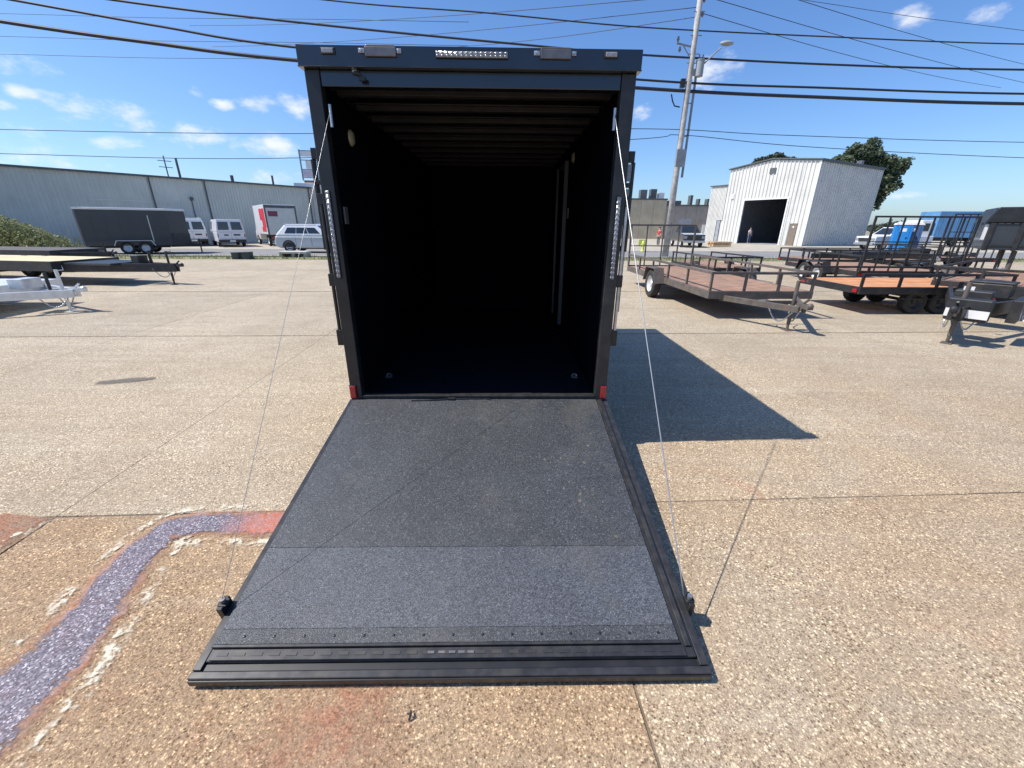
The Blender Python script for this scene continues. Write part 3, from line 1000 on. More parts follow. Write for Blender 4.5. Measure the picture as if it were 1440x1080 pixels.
# --- the ramp door (a part) and its pieces
SL = math.atan2(.431 - .062, 2.056)
RD = MB()
RD.box(-1.048, 1.045, -2.03, -.02, -.055, -.004)
rd_o = RD.build('ramp_door', M['black_satin'], T, (0, -.0, .436), (SL, 0, 0), bevel=.006)
# ramp's own axes: local y = -s (towards the camera), z = up out of its face


def rp_box(name, mat, x0, x1, s0, s1, z0, z1, bevel=.002, label=None):
    o = MB().box(x0, x1, -s1, -s0, z0, z1).build(name, mat, rd_o, bevel=bevel)
    if label: o['label'] = label
    return o


rp_box('ramp_mat', M['mat_upper'], -1.046, .985, .03, 1.474, -.0035, .006)
rp_box('ramp_mat', M['mat_lower'], -1.046, .985, 1.4755, 1.90, -.0035, .0062, label='paler worn mat nearest the ramp end')
rp_box('edge_strip', M['mat_upper'], -1.046, .985, 1.9015, 1.966, -.0035, .0085)
rp_box('side_rail', M['rail_black'], -1.082, -1.0485, .01, 2.06, -.06, -.006)
rp_box('side_rail', M['rail_black'], 1.0465, 1.082, .01, 2.06, -.06, -.006)
rp_box('side_rail', M['rail_black'], 1.006, 1.03, .03, 1.99, -.0035, .009)
rp_box('end_rail', M['rail_black'], -1.046, .985, 1.968, 1.980, -.0035, .012)
lr = rp_box('end_rail', M['rail_black'], -1.03, 1.0, 1.984, 2.028, -.0035, .004)
ds = MB()
for k in range(27):                                       # slotted holes' raised lips
    x = -.985 + k * .073
    ds.box(x - .022, x + .022, -2.012, -1.998, .004, .0062)
tag(ds.build('slot_lip', M['steel_black'], lr), kind='stuff')
ds2 = MB()
for x in (-.10, -.055, -.01, .03, .07):
    ds2.box(x - .014, x + .014, -2.010, -2.0, .0064, .0074)
ds2.build('bright_clip', M['cover_grey'], lr)
rp_box('end_rail', M['black_trim'], -1.05, 1.05, 2.032, 2.060, -.05, -.018)
rp_box('end_flange', M['rail_black'], -1.086, 1.086, 2.062, 2.092, -.05, -.010, bevel=.004)
rp_box('end_flange', M['black_trim'], -1.084, 1.084, 2.0925, 2.100, -.052, -.018)
bm0 = MB().lathe([(.0, .0045), (.004, .004), (.0062, .0015), (.0065, 0)], 10, axis='z').mesh('bolt')
bm0.materials.append(M['black_trim'])
for k in range(15):
    link('bolt', bm0, None, rd_o, (-.93 + k * .131, -1.935, .0085))
hb = MB()
for k in range(6):
    x = -.83 + k * .33
    hb.cyl((x - .1, -.012, .0), (x + .1, -.012, .0), .012, n=10)
hb.build('hinge', M['black_trim'], rd_o)
sc_r = random.Random(12)
scm = simple('tan_scuff', (.11, .10, .085), .8, var=.3, scale=60)
for k in range(26):                                       # dried mud flecks tracked up the right side
    x = sc_r.gauss(.72, .09); s_ = sc_r.gauss(1.0, .22); q = sc_r.uniform(.004, .013)
    n5 = sc_r.randint(5, 8)
    pl_ = [(x + math.cos(a) * q * sc_r.uniform(.5, 1.2), -s_ + math.sin(a) * q * sc_r.uniform(.6, 1.6), .0066) for a in [2 * math.pi * i / n5 for i in range(n5)]]
    MB().add(pl_ + [(a, b, .0075) for a, b, _ in [(x + (p[0] - x) * .7, -s_ + (p[1] + s_) * .7, 0) for p in pl_]],
             [tuple(range(n5, 2 * n5))] + [(i, (i + 1) % n5, n5 + (i + 1) % n5, n5 + i) for i in range(n5)]).build('mud_fleck', scm, rd_o)
st = MB()                                                 # strap lying across the top of the mat
st.tube([(-.56, -.06, .010), (-.40, -.055, .012), (-.2, -.035, .014), (.05, -.03, .012), (.1, -.045, .011)], .006, 6)
st.box(-.26, -.20, -.052, -.028, .0065, .022)
st.build('hold_down_strap', M['black_trim'], rd_o)
for s in (-1, 1):                                         # cable lugs
    b = MB()
    b.box(*sorted((s * 1.0825, s * 1.108)), -1.83, -1.76, -.05, .035)
    b.box(*sorted((s * 1.07, s * 1.112)), -1.815, -1.775, .035, .040)
    bo = b.build('cable_lug', M['black_trim'], rd_o, bevel=.003)
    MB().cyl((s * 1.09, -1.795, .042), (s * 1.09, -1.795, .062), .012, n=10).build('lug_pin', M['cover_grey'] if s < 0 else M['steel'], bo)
# lift cables, from high on each post to the lug
for s, x0, rr_ in ((-1, -.932, .0014), (1, .945, .0031)):
    p0 = Vector((x0, -.026, 2.50))
    Rm = Matrix.Rotation(SL, 3, 'X')
    p1 = Rm @ Vector((s * 1.09 - (.03 if s > 0 else 0), -1.795, .06)) + Vector((0, 0, .436))
    pts = []
    for k in range(25):
        t = k / 24
        p = p0.lerp(p1, t)
        p.z -= .012 * math.sin(math.pi * t)
        pts.append(p)
    MB().tube(pts, rr_, 7).build('lift_cable', M['cable'], T, smooth=True)
    cl = MB().cyl(p0 + Vector((0, .003, .03)), p0 + Vector((0, -.003, -.10)), .010, n=8)
    cl.build('cable_end', M['steel'], T)

# ------------------------------------------------------------------ open trailers


def open_trailer(name, label, front, fwd, Wd, Ln, zd, steel, wood, rail=None, tongue=1.4, posts=5, gate=None, axle=.5, nax=1,
                 planks=9, group=None, jack='steel', rim='rim_white', beam=.11, wr=.33, toolbox=False, fender=True, deck_name='plank'):
    fx, fy = fwd
    th = math.atan2(fy, fx)
    root = empty(name, (front[0], front[1], 0), th, label, 'trailer', group)
    S, WO = M[steel], M[wood]
    hw = Wd / 2
    f = MB()
    zt = zd - .045
    for s in (-1, 1):
        f.box(-Ln, 0, *sorted((s * hw, s * (hw - .06))), zt - beam, zt + .04)
    f.box(-.06, 0, -hw + .061, hw - .061, zt - beam, zt + .04)
    f.box(-Ln, -Ln + .06, -hw + .061, hw - .061, zt - beam, zt + .04)
    nx_ = int(Ln / .6)
    for k in range(1, nx_):
        x = -Ln + k * Ln / nx_
        f.box(x - .025, x + .025, -hw + .061, hw - .061, zt - .07, zt)
    f.build('frame', S, root, bevel=.006)
    pw = (Wd - .13) / planks
    pm = MB().box(-Ln + .065, -.065, -pw / 2 + .004, pw / 2 - .004, 0, .036).mesh(deck_name)
    pm.materials.append(WO)
    for k in range(planks):
        link(deck_name, pm, None, root, (0, -hw + .065 + (k + .5) * pw, zt + .003 + rnd.uniform(0, .004)))
    if rail:
        pmh = rail - (zt + .04) - .025
        pme = MB().box(-.025, .025, -.02, .02, 0, pmh).mesh('post')
        pme.materials.append(S)
        for s in (-1, 1):
            for k in range(posts + 1):
                link('post', pme, None, root, (-.03 - (Ln - .06) * k / posts, s * (hw - .03), zt + .04))
        for k in (1, 2):
            link('post', pme, None, root, (-.03, -hw + .03 + (Wd - .06) * k / 3, zt + .04))
        for s in (-1, 1):
            MB().box(-Ln, 0, *sorted((s * hw, s * (hw - .06))), rail - .025, rail + .025).build('rail', S, root, bevel=.005)
        MB().box(-.06, 0, -hw + .061, hw - .061, rail - .025, rail + .025).build('rail', S, root, bevel=.005)
    if tongue:
        t = MB()
        zc = zt - beam / 2 + .02
        for s in (-1, 1):
            t.beam((-.1, s * hw * .72, zc - .06), (tongue - .2, s * .05, zc - .06), .06, max(beam, .1))
        t.beam((.35 * tongue, -hw * .42, zc - .06), (.35 * tongue, hw * .42, zc - .06), .05, .08)
        t.build('tongue', S, root, bevel=.005)
        c = MB()
        c.box(tongue - .3, tongue, -.05, .05, zc - .03, zc + .05)
        c.sphere((tongue - .02, 0, zc + .03), .055, n=10)
        c.beam((tongue - .2, 0, zc + .05), (tongue - .08, 0, zc + .14), .03, .03)
        c.build('coupler', M['steel'] if jack == 'steel' else S, root)
        J = M[jack]
        j = MB()
        jx = tongue - .45
        j.cyl((jx, .0, .12), (jx, .0, zc + .42), .032, n=12)
        j.cyl((jx, .0, .012), (jx, .0, .14), .024, n=12)
        j.tube([(jx, 0, zc + .40), (jx, .16, zc + .40), (jx, .16, zc + .50)], .01, 6)
        j.box(jx - .06, jx + .06, -.075, .075, zc - .1, zc - .05)
        jo = j.build('jack', J, root)
        MB().box(jx - .09, jx + .09, -.07, .07, 0, .014).build('jack_foot', J, jo, bevel=.003)
        ch = MB()
        for s in (-1, 1):
            pts = [(tongue - .3 - .55 * q, s * (.05 + .16 * q), zc - .08 - .26 * math.sin(math.pi * q)) for q in [i / 14 for i in range(15)]]
            ch.tube(pts, .011, 5)
            for p in pts[1:-1:1]:
                ch.sphere(p, .019, .012, .019, 6, 4)
        ch.build('safety_chain', M['steel'], root)
    # axles
    xs = [-Ln * (1 - axle) + (k - (nax - 1) / 2) * wr * 2.25 for k in range(nax)]
    out = fender
    yw = hw + .13 if out else hw - .16
    for s in (-1, 1):
        for x in xs:
            wheel(root, (x, s * yw, wr), r=wr, w=.20, rim=rim, n=22)
        if out:
            x0, x1 = xs[0] - wr * 1.3, xs[-1] + wr * 1.3
            zt2 = wr * 2 + .07
            prof = [(x0, wr * 1.15), (x0 + wr * .42, zt2), (x1 - wr * .42, zt2), (x1, wr * 1.15)]
            inn = [(x1 - .02, wr * 1.15), (x1 - wr * .42 - .01, zt2 - .02), (x0 + wr * .42 + .01, zt2 - .02), (x0 + .02, wr * 1.15)]
            MB().prism(prof + inn, *sorted((s * (hw + .002), s * (hw + .26)))).build('fender', S if steel != 'alu' else M['alu'], root)
    ax = MB()
    for x in xs:
        ax.cyl((x, -yw, wr), (x, yw, wr), .035, n=8)
        for s in (-1, 1):
            ax.beam((x - .35, s * (hw - .1), wr + .06), (x + .35, s * (hw - .1), wr + .06), .05, .03)
    ax.build('axle', M['steel_black'], root)
    for s in (-1, 1):
        tb = MB().box(-Ln - .02, -Ln, s * (hw - .12) - .06, s * (hw - .12) + .06, zt - .08, zt - .01).build('tail_lamp', M['lens_red'], root, bevel=.004)
    if gate:
        gh, nb, lean = gate[:3]
        zb = zt + .02
        gr = empty('gate_pivot', (0, 0, 0)) if False else None
        gm = MB()
        xg = -Ln - .035
        dx = -math.tan(lean) * gh
        for s in (-1, 1):
            gm.beam((xg, s * (hw - .04), zb), (xg + dx, s * (hw - .04), zb + gh), .05, .05)
        for q in (0, 1.0):
            gm.beam((xg + dx * q, -hw + .066, zb + gh * q + (.025 if q == 0 else -.025)), (xg + dx * q, hw - .066, zb + gh * q + (.025 if q == 0 else -.025)), .05, .05)
        go = gm.build('ramp_gate', S, root)
        bmz = MB().beam((0, 0, .052), (dx * .96, 0, gh - .052), .035, .035).mesh('bar')
        bmz.materials.append(S)
        for k in range(1, nb):
            link('bar', bmz, None, go, (xg, -hw + .04 + (Wd - .08) * k / nb, zb))
        for q in gate[3] if len(gate) > 3 else (.35, .68):
            MB().beam((xg + dx * q + .03, -hw + .07, zb + gh * q), (xg + dx * q + .03, hw - .07, zb + gh * q), .025, .03).build('bar', S, go)
    if toolbox:
        MB().box(-.55, -.10, -hw + .15, -hw + 1.2, zd, zd + .45).build('tool_box', M['steel_black'], root, bevel=.01)
    return root


GR_R = 'open trailers parked right of the black trailer'
GR_L = 'open trailers parked left of the black trailer'
t1 = open_trailer('utility_trailer', 'grey utility trailer with reddish worn plank deck and upright rear gate', (5.12, 8.6), (.035, -1), 2.2, 5.7, .57, 'steel_grey', 'wood_red',
                  rail=.93, tongue=1.45, posts=5, gate=(1.32, 4, .05, (.5,)), axle=.5, nax=1, planks=11, group=GR_R, wr=.36, jack='steel_grey')
t2 = open_trailer('utility_trailer', 'black low trailer with bright orange plank deck standing sideways', (11.0, 10.2), (1, .03), 1.9, 3.45, .60, 'steel_black', 'wood_orange',
                  rail=.86, tongue=1.2, posts=4, axle=.5, nax=2, planks=9, group=GR_R, fender=False, wr=.27, rim='steel_black')
t3 = open_trailer('utility_trailer', 'black trailer with tall barred gate facing the camera', (12.35, 17.0), (.05, 1), 3.0, 3.9, .55, 'steel_black', 'wood_red',
                  rail=1.0, tongue=1.2, posts=4, gate=(1.62, 7, .02, (.33, .55)), axle=.5, nax=2, planks=10, group=GR_R)
t6 = open_trailer('utility_trailer', 'black sideways trailer with tool box behind the tall gate', (18.0, 19.4), (1, .05), 1.9, 5.6, .55, 'steel_black', 'wood_red',
                  rail=.92, tongue=1.3, posts=5, axle=.5, nax=2, planks=9, group=GR_R, toolbox=True, fender=False)
MB().box(-5.5, -.1, -.99, -.953, .60, .80).build('side_panel', M['steel_black'], t6, bevel=.005)
MB().box(-3.4, -1.9, -.6, .6, .56, .84).build('equipment_box', M['steel_black'], t6, bevel=.02)
t9 = open_trailer('utility_trailer', 'black trailer farthest back, its barred gate seen through the front one', (20.9, 23.5), (.05, 1), 2.6, 3.9, .55, 'steel_black', 'wood_red',
                  rail=1.0, tongue=None, posts=4, gate=(1.9, 8, .02, (.3, .6)), axle=.5, nax=2, planks=9, group=GR_R)
t7 = open_trailer('utility_trailer', 'weathered flat trailer behind the reddish plank trailer', (7.7, 14.6), (.1, -1), 1.7, 3.2, .50, 'steel_black', 'wood_red',
                  rail=.84, tongue=1.0, posts=3, axle=.5, nax=1, planks=8, group=GR_R, wr=.3, fender=False)
t5 = open_trailer('equipment_trailer', 'black equipment trailer with white lettered tongue at the right edge', (10.2, 8.75), (-.82, -.57), 2.2, 5.0, .72, 'steel_black', 'wood_red',
                  tongue=3.95, axle=.45, nax=2, planks=10, group=GR_R, jack='steel_grey', beam=.22, wr=.38, rail=1.0, posts=5)
for (x, y, z, w, h) in ((3.62, .10, .46, .50, .13), (3.15, .02, .60, .22, .11), (3.05, -.05, .80, .13, .10)):
    MB().box(-.008, .0, -w / 2, w / 2, 0, h).build('sticker_plate', M['plate_white'], t5, (x, y, z), (0, 0, 0))
MB().box(3.3, 3.56, -.16, .34, .40, .75).build('winch_housing', M['steel_black'], t5, bevel=.02)
MB().box(2.85, 3.1, -.2, .25, .50, .84).build('hose_box', M['steel_black'], t5, bevel=.02)
pump = MB()
pump.box(1.0, 1.5, -.28, .28, .60, .84)
pump.box(1.02, 1.48, -.30, .30, .84, .88)
pump.build('battery_box', M['steel_black'], t5, bevel=.015)
MB().box(2.2, 2.24, .1, .2, .62, .66).build('red_handle', M['lens_red'], t5)


def text_mesh(name, s, size, mat, parent, loc, rot, ext=.004, shear=0.0, align='LEFT'):
    cu = D.curves.new(name, 'FONT')
    cu.body = s
    cu.size = size
    cu.extrude = ext
    cu.shear = shear
    cu.align_x = align
    o = D.objects.new(name, cu)
    C.objects.link(o)
    dg = bpy.context.evaluated_depsgraph_get()
    me = D.meshes.new_from_object(o.evaluated_get(dg))
    D.objects.remove(o)
    me.materials.clear()
    me.materials.append(mat)
    q = D.objects.new(name, me)
    C.objects.link(q)
    q.parent = parent
    q.location = loc
    q.rotation_euler = rot
    return q


text_mesh('lettering', 'BI', .28, M['letter_white'], t5, (3.0, .72, .42), (R(90), 0, R(215)), shear=.2)
MB().box(2.2, 3.02, .48, .60, .38, .74).build('side_step', M['steel_black'], t5, bevel=.01)

l1 = open_trailer('flatbed_trailer', 'bright aluminium flat trailer nearest on the left', (-10.6, 8.75), (1, .05), 2.3, 4.6, .56, 'alu', 'alu_deck',
                  tongue=1.55, axle=.5, nax=2, planks=10, group=GR_L, jack='alu', beam=.16, wr=.3, deck_name='deck_board')
MB().box(.25, .55, -.2, .2, .50, .70).build('tongue_box', M['alu'], l1, bevel=.01)
MB().cyl((.75, .1, .45), (.75, .1, .80), .03).build('winch_post', M['steel_black'], l1)
l2 = open_trailer('flatbed_trailer', 'dark framed trailer with pale yellow wood deck and long tongue', (-13.4, 13.45), (.985, -.12), 2.0, 5.5, .72, 'steel_black', 'wood_yellow',
                  tongue=3.3, axle=.45, nax=2, planks=10, group=GR_L, jack='steel_black', beam=.24, wr=.36, fender=False)
MB().box(.02, 1.6, -.68, .68, .60, .66).build('tongue_deck', M['navy_side'], l2, bevel=.005)
nt_ = MB()
nt_.box(1.75, 2.0, -.16, .16, .55, .86)
nt_.cyl((2.15, .1, .5), (2.15, .1, 1.0), .04)
nt_.build('winch_box', M['steel_black'], l2, bevel=.01)
l3 = open_trailer('flatbed_trailer', 'low dark flat trailer behind the yellow decked one', (-17.3, 17.2), (.97, -.1), 2.1, 6.0, .80, 'steel_black', 'steel_grey',
                  tongue=1.6, axle=.5, nax=2, planks=9, group=GR_L, jack='steel_black', beam=.24, fender=False, deck_name='deck_board')

# gooseneck dump trailer, right edge
dt = empty('dump_trailer', (14.15, 13.15, 0), R(-40), 'black high sided dump trailer on legs at the right edge', 'trailer')
b = MB()
b.box(0, 5.5, .0, 2.1, 1.22, 1.95)
b.build('dump_bed', M['navy_side'], dt, bevel=.02)
h = MB()
h.prism([(-.12, 1.97), (5.6, 1.97), (5.6, 2.40), (.05, 2.40)], -.06, 2.16)
h.build('tarp_hood', M['black_trim'], dt, bevel=.03)
for x in (.02, .62, 1.5, 2.4, 3.3, 4.2, 5.1):
    MB().box(x, x + .1, -.055, -.001, 1.2, 1.965).build('side_rib', M['steel_black'], dt, bevel=.008)
rb = MB().box(0.13, 5.5, -.03, -.001, 1.33, 1.37)
rb.build('side_rail', M['steel_black'], dt)
MB().box(-.05, -.002, .02, .30, 1.5, 1.93).build('white_panel', M['plate_white'], dt)
for y in (.25, 1.85):
    lg = MB()
    lg.cyl((.75, y, .02), (.75, y, 1.2), .06, n=10)
    lg.box(.6, .9, y - .14, y + .14, 0, .025)
    lg.build('leg', M['steel_grey'], dt)
fr = MB()
fr.box(1.5, 5.5, .55, .67, .85, 1.2)
fr.box(1.5, 5.5, 1.43, 1.55, .85, 1.2)
for x in (3.2, 4.1):
    fr.cyl((x, .0, .40), (x, 2.1, .40), .04)
    fr.box(x - .05, x + .05, .5, 1.6, .38, .86)
fr.build('frame', M['steel_black'], dt)
for x in (3.2, 4.1):
    for y in (.1, 2.0):
        wheel(dt, (x, y, .40), r=.40, w=.24, n=22)

# closed dark trailer across the road side on the left
ct = empty('enclosed_trailer', (-24.75, 25.0, 0), math.atan2(2.45, 4.5), 'charcoal enclosed trailer with white roof edge beside the road', 'trailer')
CL, CW = 4.15, 2.2
b = MB()
poly = [(0, 0), (CL, 0), (CL + .75, CW / 2), (CL, CW), (0, CW)]
nP = len(poly)
b.add([(x, y, .50) for x, y in poly] + [(x, y, 2.48) for x, y in poly],
      [tuple(reversed(range(nP))), tuple(range(nP, 2 * nP))] + [(i, (i + 1) % nP, nP + (i + 1) % nP, nP + i) for i in range(nP)])
b.build('body', M['navy_side'], ct, bevel=.01)
b = MB()
big = [(-.03, -.03), (CL, -.03), (CL + .79, CW / 2), (CL, CW + .03), (-.03, CW + .03)]
b.add([(x, y, 2.482) for x, y in big] + [(x, y, 2.60) for x, y in big],
      [tuple(reversed(range(nP))), tuple(range(nP, 2 * nP))] + [(i, (i + 1) % nP, nP + (i + 1) % nP, nP + i) for i in range(nP)])
b.build('roof', M['trim_white'], ct, bevel=.02)
MB().box(-.02, .06, -.012, -.001, .52, 2.47).build('corner_post', M['cover_grey'], ct)
MB().box(-.03, -.002, .05, CW - .05, .60, 2.44).build('rear_door', M['silver_paint'], ct, bevel=.005)
for k in range(1, 8):
    MB().box(k * .62 - .012, k * .62 + .012, -.006, -.001, .56, 2.45).build('seam_strip', M['navy_side'], ct)
MB().box(CL - .95, CL - .9, -.008, -.001, .7, 2.2).build('door_edge', M['steel'], ct)
sgd = MB().slab4([(CL + .02, -.012, .52), (CL + .76, CW / 2 - .012, .52), (CL + .76, CW / 2 - .012, 1.2), (CL + .02, -.012, 1.2)], .012)
sgd.build('stone_guard', M['steel_black'], ct)
for x in (1.9, 2.75):
    for y in (.06, CW - .06):
        wheel(ct, (x, y, .36), r=.36, w=.22, n=22)
for y0, y1 in ((-.24, -.002), (CW + .002, CW + .24)):
    MB().prism([(1.35, .5), (1.5, .80), (3.15, .80), (3.3, .5), (3.27, .5), (3.13, .775), (1.52, .775), (1.38, .5)], y0, y1).build('fender', M['alu'], ct)
tg = MB()
for s in (-1, 1):
    tg.beam((CL - .2, CW / 2 + s * .8, .44), (CL + 1.5, CW / 2 + s * .05, .44), .08, .12)
tg.cyl((CL + 1.2, CW / 2, .0), (CL + 1.2, CW / 2, .85), .04)
tg.box(CL + 1.4, CL + 1.7, CW / 2 - .06, CW / 2 + .06, .42, .54)
tg.box(.1, CL - .25, .3, .4, .36, .498)
tg.box(.1, CL - .25, CW - .4, CW - .3, .36, .498)
tg.build('tongue', M['steel_black'], ct)

# ------------------------------------------------------------------ road vehicles


def quad_on(face, u0, u1, v0, v1, off=.012):
    """sub-rectangle of a quad face a,b,c,d (a->b bottom edge, d->c top edge) lifted outwards"""
    a, b, c, d = [Vector(p) for p in face]
    def P_(u, v): return a.lerp(b, u).lerp(d.lerp(c, u), v)
    n = (b - a).cross(d - a).normalized()
    return [P_(u0, v0) + n * .002, P_(u1, v0) + n * .002, P_(u1, v1) + n * .002, P_(u0, v1) + n * .002]


def greenhouse(mb, x0, x1, xt0, xt1, w0, w1, z0, z1):
    B = [(x0, -w0, z0), (x1, -w0, z0), (x1, w0, z0), (x0, w0, z0)]
    Tq = [(xt0, -w1, z1), (xt1, -w1, z1), (xt1, w1, z1), (xt0, w1, z1)]
    mb.add(B + Tq, [(0, 3, 2, 1), (4, 5, 6, 7), (0, 1, 5, 4), (1, 2, 6, 5), (2, 3, 7, 6), (3, 0, 4, 7)])
    F = {'R': (B[0], B[1], Tq[1], Tq[0]), 'F': (B[1], B[2], Tq[2], Tq[1]), 'L': (B[2], B[3], Tq[3], Tq[2]), 'B': (B[3], B[0], Tq[0], Tq[3])}
    return F


def pane(F, side, u0, u1, v0, v1, parent, name='window', mat='glass'):
    return MB().slab4(quad_on(F[side], u0, u1, v0, v1), .010).build(name, M[mat], parent)


def wheels4(root, xs, yw, r, rim='rim_white'):
    for x in xs:
        for s in (-1, 1):
            wheel(root, (x, s * yw, r), r=r, w=.22, rim=rim, n=20)


def make_van(label, loc, th, rack=False, group=None):
    root = empty('parked_van', loc, th, label, 'van', group)
    b = MB()
    b.prism([(0, .38), (5.1, .38), (5.2, .6), (5.18, .95), (4.35, 1.12), (4.3, 1.15), (0, 1.15)], -.98, .98)
    Fg = greenhouse(b, 0.0, 4.32, .06, 3.55, .98, .84, 1.151, 2.08)
    b.build('body', M['white_paint'], root, bevel=.05)
    pane(Fg, 'B', .06, .45, .16, .80, root, 'rear_window')
    pane(Fg, 'B', .55, .94, .16, .80, root, 'rear_window')
    pane(Fg, 'F', .06, .94, .1, .92, root, 'windscreen')
    for s in ('L', 'R'):
        f = (lambda a, b_: (a, b_)) if s == 'R' else (lambda a, b_: (1 - b_, 1 - a))
        for (a, c) in ((.74, .92),):
            u0, u1 = f(a, c)
            pane(Fg, s, u0, u1, .16, .82, root, 'side_window')
    MB().box(-.01, -.001, -.004, .004, .5, 1.14).build('door_gap', M['steel_black'], root)
    for s in (-1, 1):
        MB().box(-.02, -.001, *sorted((s * .88, s * .95)), .74, 1.0).build('tail_lamp', M['maroon_decal'], root, bevel=.01)
        MB().box(5.17, 5.21, *sorted((s * .6, s * .92)), .7, .88).build('headlamp', M['lens_clear'], root)
    MB().box(-.012, -.001, .2, .5, .86, .96).build('door_lettering', M['navy_side'], root)
    MB().box(-.012, -.001, -.62, -.15, .86, .98).build('door_lettering', M['navy_side'], root)
    MB().box(-.14, -.0, -.95, .95, .36, .56).build('bumper', M['steel_black'], root, bevel=.03)
    MB().box(-.15, -.141, -.2, .2, .40, .52).build('number_plate', M['plate_white'], root)
    wheels4(root, (.95, 4.2), .86, .35)
    if rack:
        r_ = MB()
        for x in (.6, 1.8, 3.0):
            r_.beam((x, -.86, 2.16), (x, .86, 2.16), .05, .05)
            for s in (-1, 1):
                r_.box(x - .03, x + .03, s * .8 - .02, s * .8 + .02, 2.07, 2.14)
        for s in (-1, 1):
            r_.beam((.4, s * .72, 2.2), (3.2, s * .72, 2.2), .05, .04)
        r_.build('roof_rack', M['white_paint'], root)
    return root


NOSE = math.atan2(.77, -.64)
make_van('white van with a roof rack partly behind the charcoal trailer', (-26.3, 35.9, 0), NOSE, rack=True, group='white vans parked by the grey building')
make_van('white van between the charcoal trailer and the box truck', (-22.75, 35.3, 0), NOSE, group='white vans parked by the grey building')

# box truck with red graphics
bt = empty('box_truck', (-19.3, 36.9, 0), NOSE, 'white box truck with red graphic on its side by the grey building', 'truck')
MB().box(0, 4.6, -1.2, 1.2, .95, 3.25).build('cargo_box', M['white_paint'], bt, bevel=.03)
rdm = MB()
rdm.box(-.03, -.002, -1.08, 1.08, 1.0, 2.95)
rdo = rdm.build('roll_up_door', M['silver_paint'], bt)
for k in range(6):
    MB().box(-.036, -.0305, -1.07, 1.07, 1.30 + k * .30, 1.312 + k * .30).build('door_rib', M['steel'], rdo)
fm = MB()
fm.box(-.045, -.002, -1.2, -1.09, .95, 3.2)
fm.box(-.045, -.002, 1.09, 1.2, .95, 3.2)
fm.box(-.045, -.002, -1.089, 1.089, 3.0, 3.2)
fm.build('door_frame', M['trim_dark'], bt)
MB().box(-.040, -.0365, .25, .95, 2.35, 2.75).build('rear_graphic', M['maroon_decal'], rdo)
MB().box(-.040, -.0365, -.95, -.05, 1.9, 2.8).build('rear_panel', M['silver_paint'], rdo)
rg = MB()
for (x0, x1, z0, z1) in ((.15, 2.2, 2.05, 2.95), (.1, 1.5, 1.5, 2.06), (.3, 1.9, 1.15, 1.52)):
    rg.box(x0, x1, 1.2015, 1.206, z0, z1)
rg.build('side_graphic', M['red_decal'], bt)
cb = MB()
cb.prism([(4.75, .45), (6.6, .45), (6.6, 1.15), (6.2, 1.35), (5.9, 2.2), (4.75, 2.2)], -1.0, 1.0)
cb.build('cab', M['white_paint'], bt, bevel=.06)
for s in (-1, 1):
    MB().box(5.0, 5.75, *sorted((s * 1.001, s * 1.012)), 1.35, 2.0).build('side_window', M['glass'], bt)
ch = MB()
ch.box(.1, 6.3, -.5, -.38, .6, .948)
ch.box(.1, 6.3, .38, .5, .6, .948)
ch.box(-.15, -.05, -1.1, 1.1, .48, .62)
ch.build('chassis', M['steel_black'], bt)
wheels4(bt, (1.2, 5.6), .95, .42)

# silver suv seen from the side
sv = empty('parked_suv', (-15.75, 29.5, 0), R(2), 'silver SUV with white roof parked sideways behind the black trailer', 'car')
b = MB()
b.prism([(0.02, .42), (.0, .75), (.06, 1.02), (.2, 1.06), (3.45, 1.06), (4.55, .95), (4.72, .78), (4.75, .42), (4.35, .28), (.35, .28)], -.94, .94)
b.build('body', M['silver_paint'], sv, bevel=.12, seg=4)
b = MB()
Fg = greenhouse(b, .08, 3.6, .72, 2.75, .90, .70, 1.055, 1.76)
b.build('cabin', M['white_paint'], sv, bevel=.11, seg=4)
for s in ('R', 'L'):
    for (a, c) in ((.16, .385), (.40, .635), (.65, .88)):
        u0, u1 = (a, c) if s == 'R' else (1 - c, 1 - a)
        pane(Fg, s, u0, u1, .22, .72, sv, 'side_window')
pane(Fg, 'F', .06, .94, .08, .9, sv, 'windscreen')
pane(Fg, 'B', .08, .92, .15, .85, sv, 'rear_window')
MB().box(.7, 2.7, -.72, -.66, 1.765, 1.80).build('roof_rail', M['white_paint'], sv)
MB().box(.7, 2.7, .66, .72, 1.765, 1.80).build('roof_rail', M['white_paint'], sv)
MB().box(.25, 4.4, -.952, -.942, 1.0, 1.045).build('belt_trim', M['white_paint'], sv)
for (x, nm) in ((1.42, 'door_gap'), (2.45, 'door_gap'), (3.35, 'door_gap')):
    MB().box(x - .008, x + .008, -.944, -.9395, .45, 1.0).build(nm, M['steel_black'], sv)
for s in (-1, 1):
    MB().box(-.01, .12, *sorted((s * .70, s * .93)), .78, 1.0).build('tail_lamp', M['lens_red'], sv, bevel=.01)
    arch = MB()
    for xc in (.95, 3.78):
        arch.prism([(xc + .44 * math.cos(a), .36 + .44 * math.sin(a)) for a in [i * math.pi / 12 for i in range(13)]], *sorted((s * .90, s * .949)))
    arch.build('wheel_arch', M['steel_black'], sv)
MB().box(.6, 4.2, -.90, .90, .24, .30).build('sill', M['steel_black'], sv)
wheels4(sv, (.95, 3.78), .86, .36)

# pickups


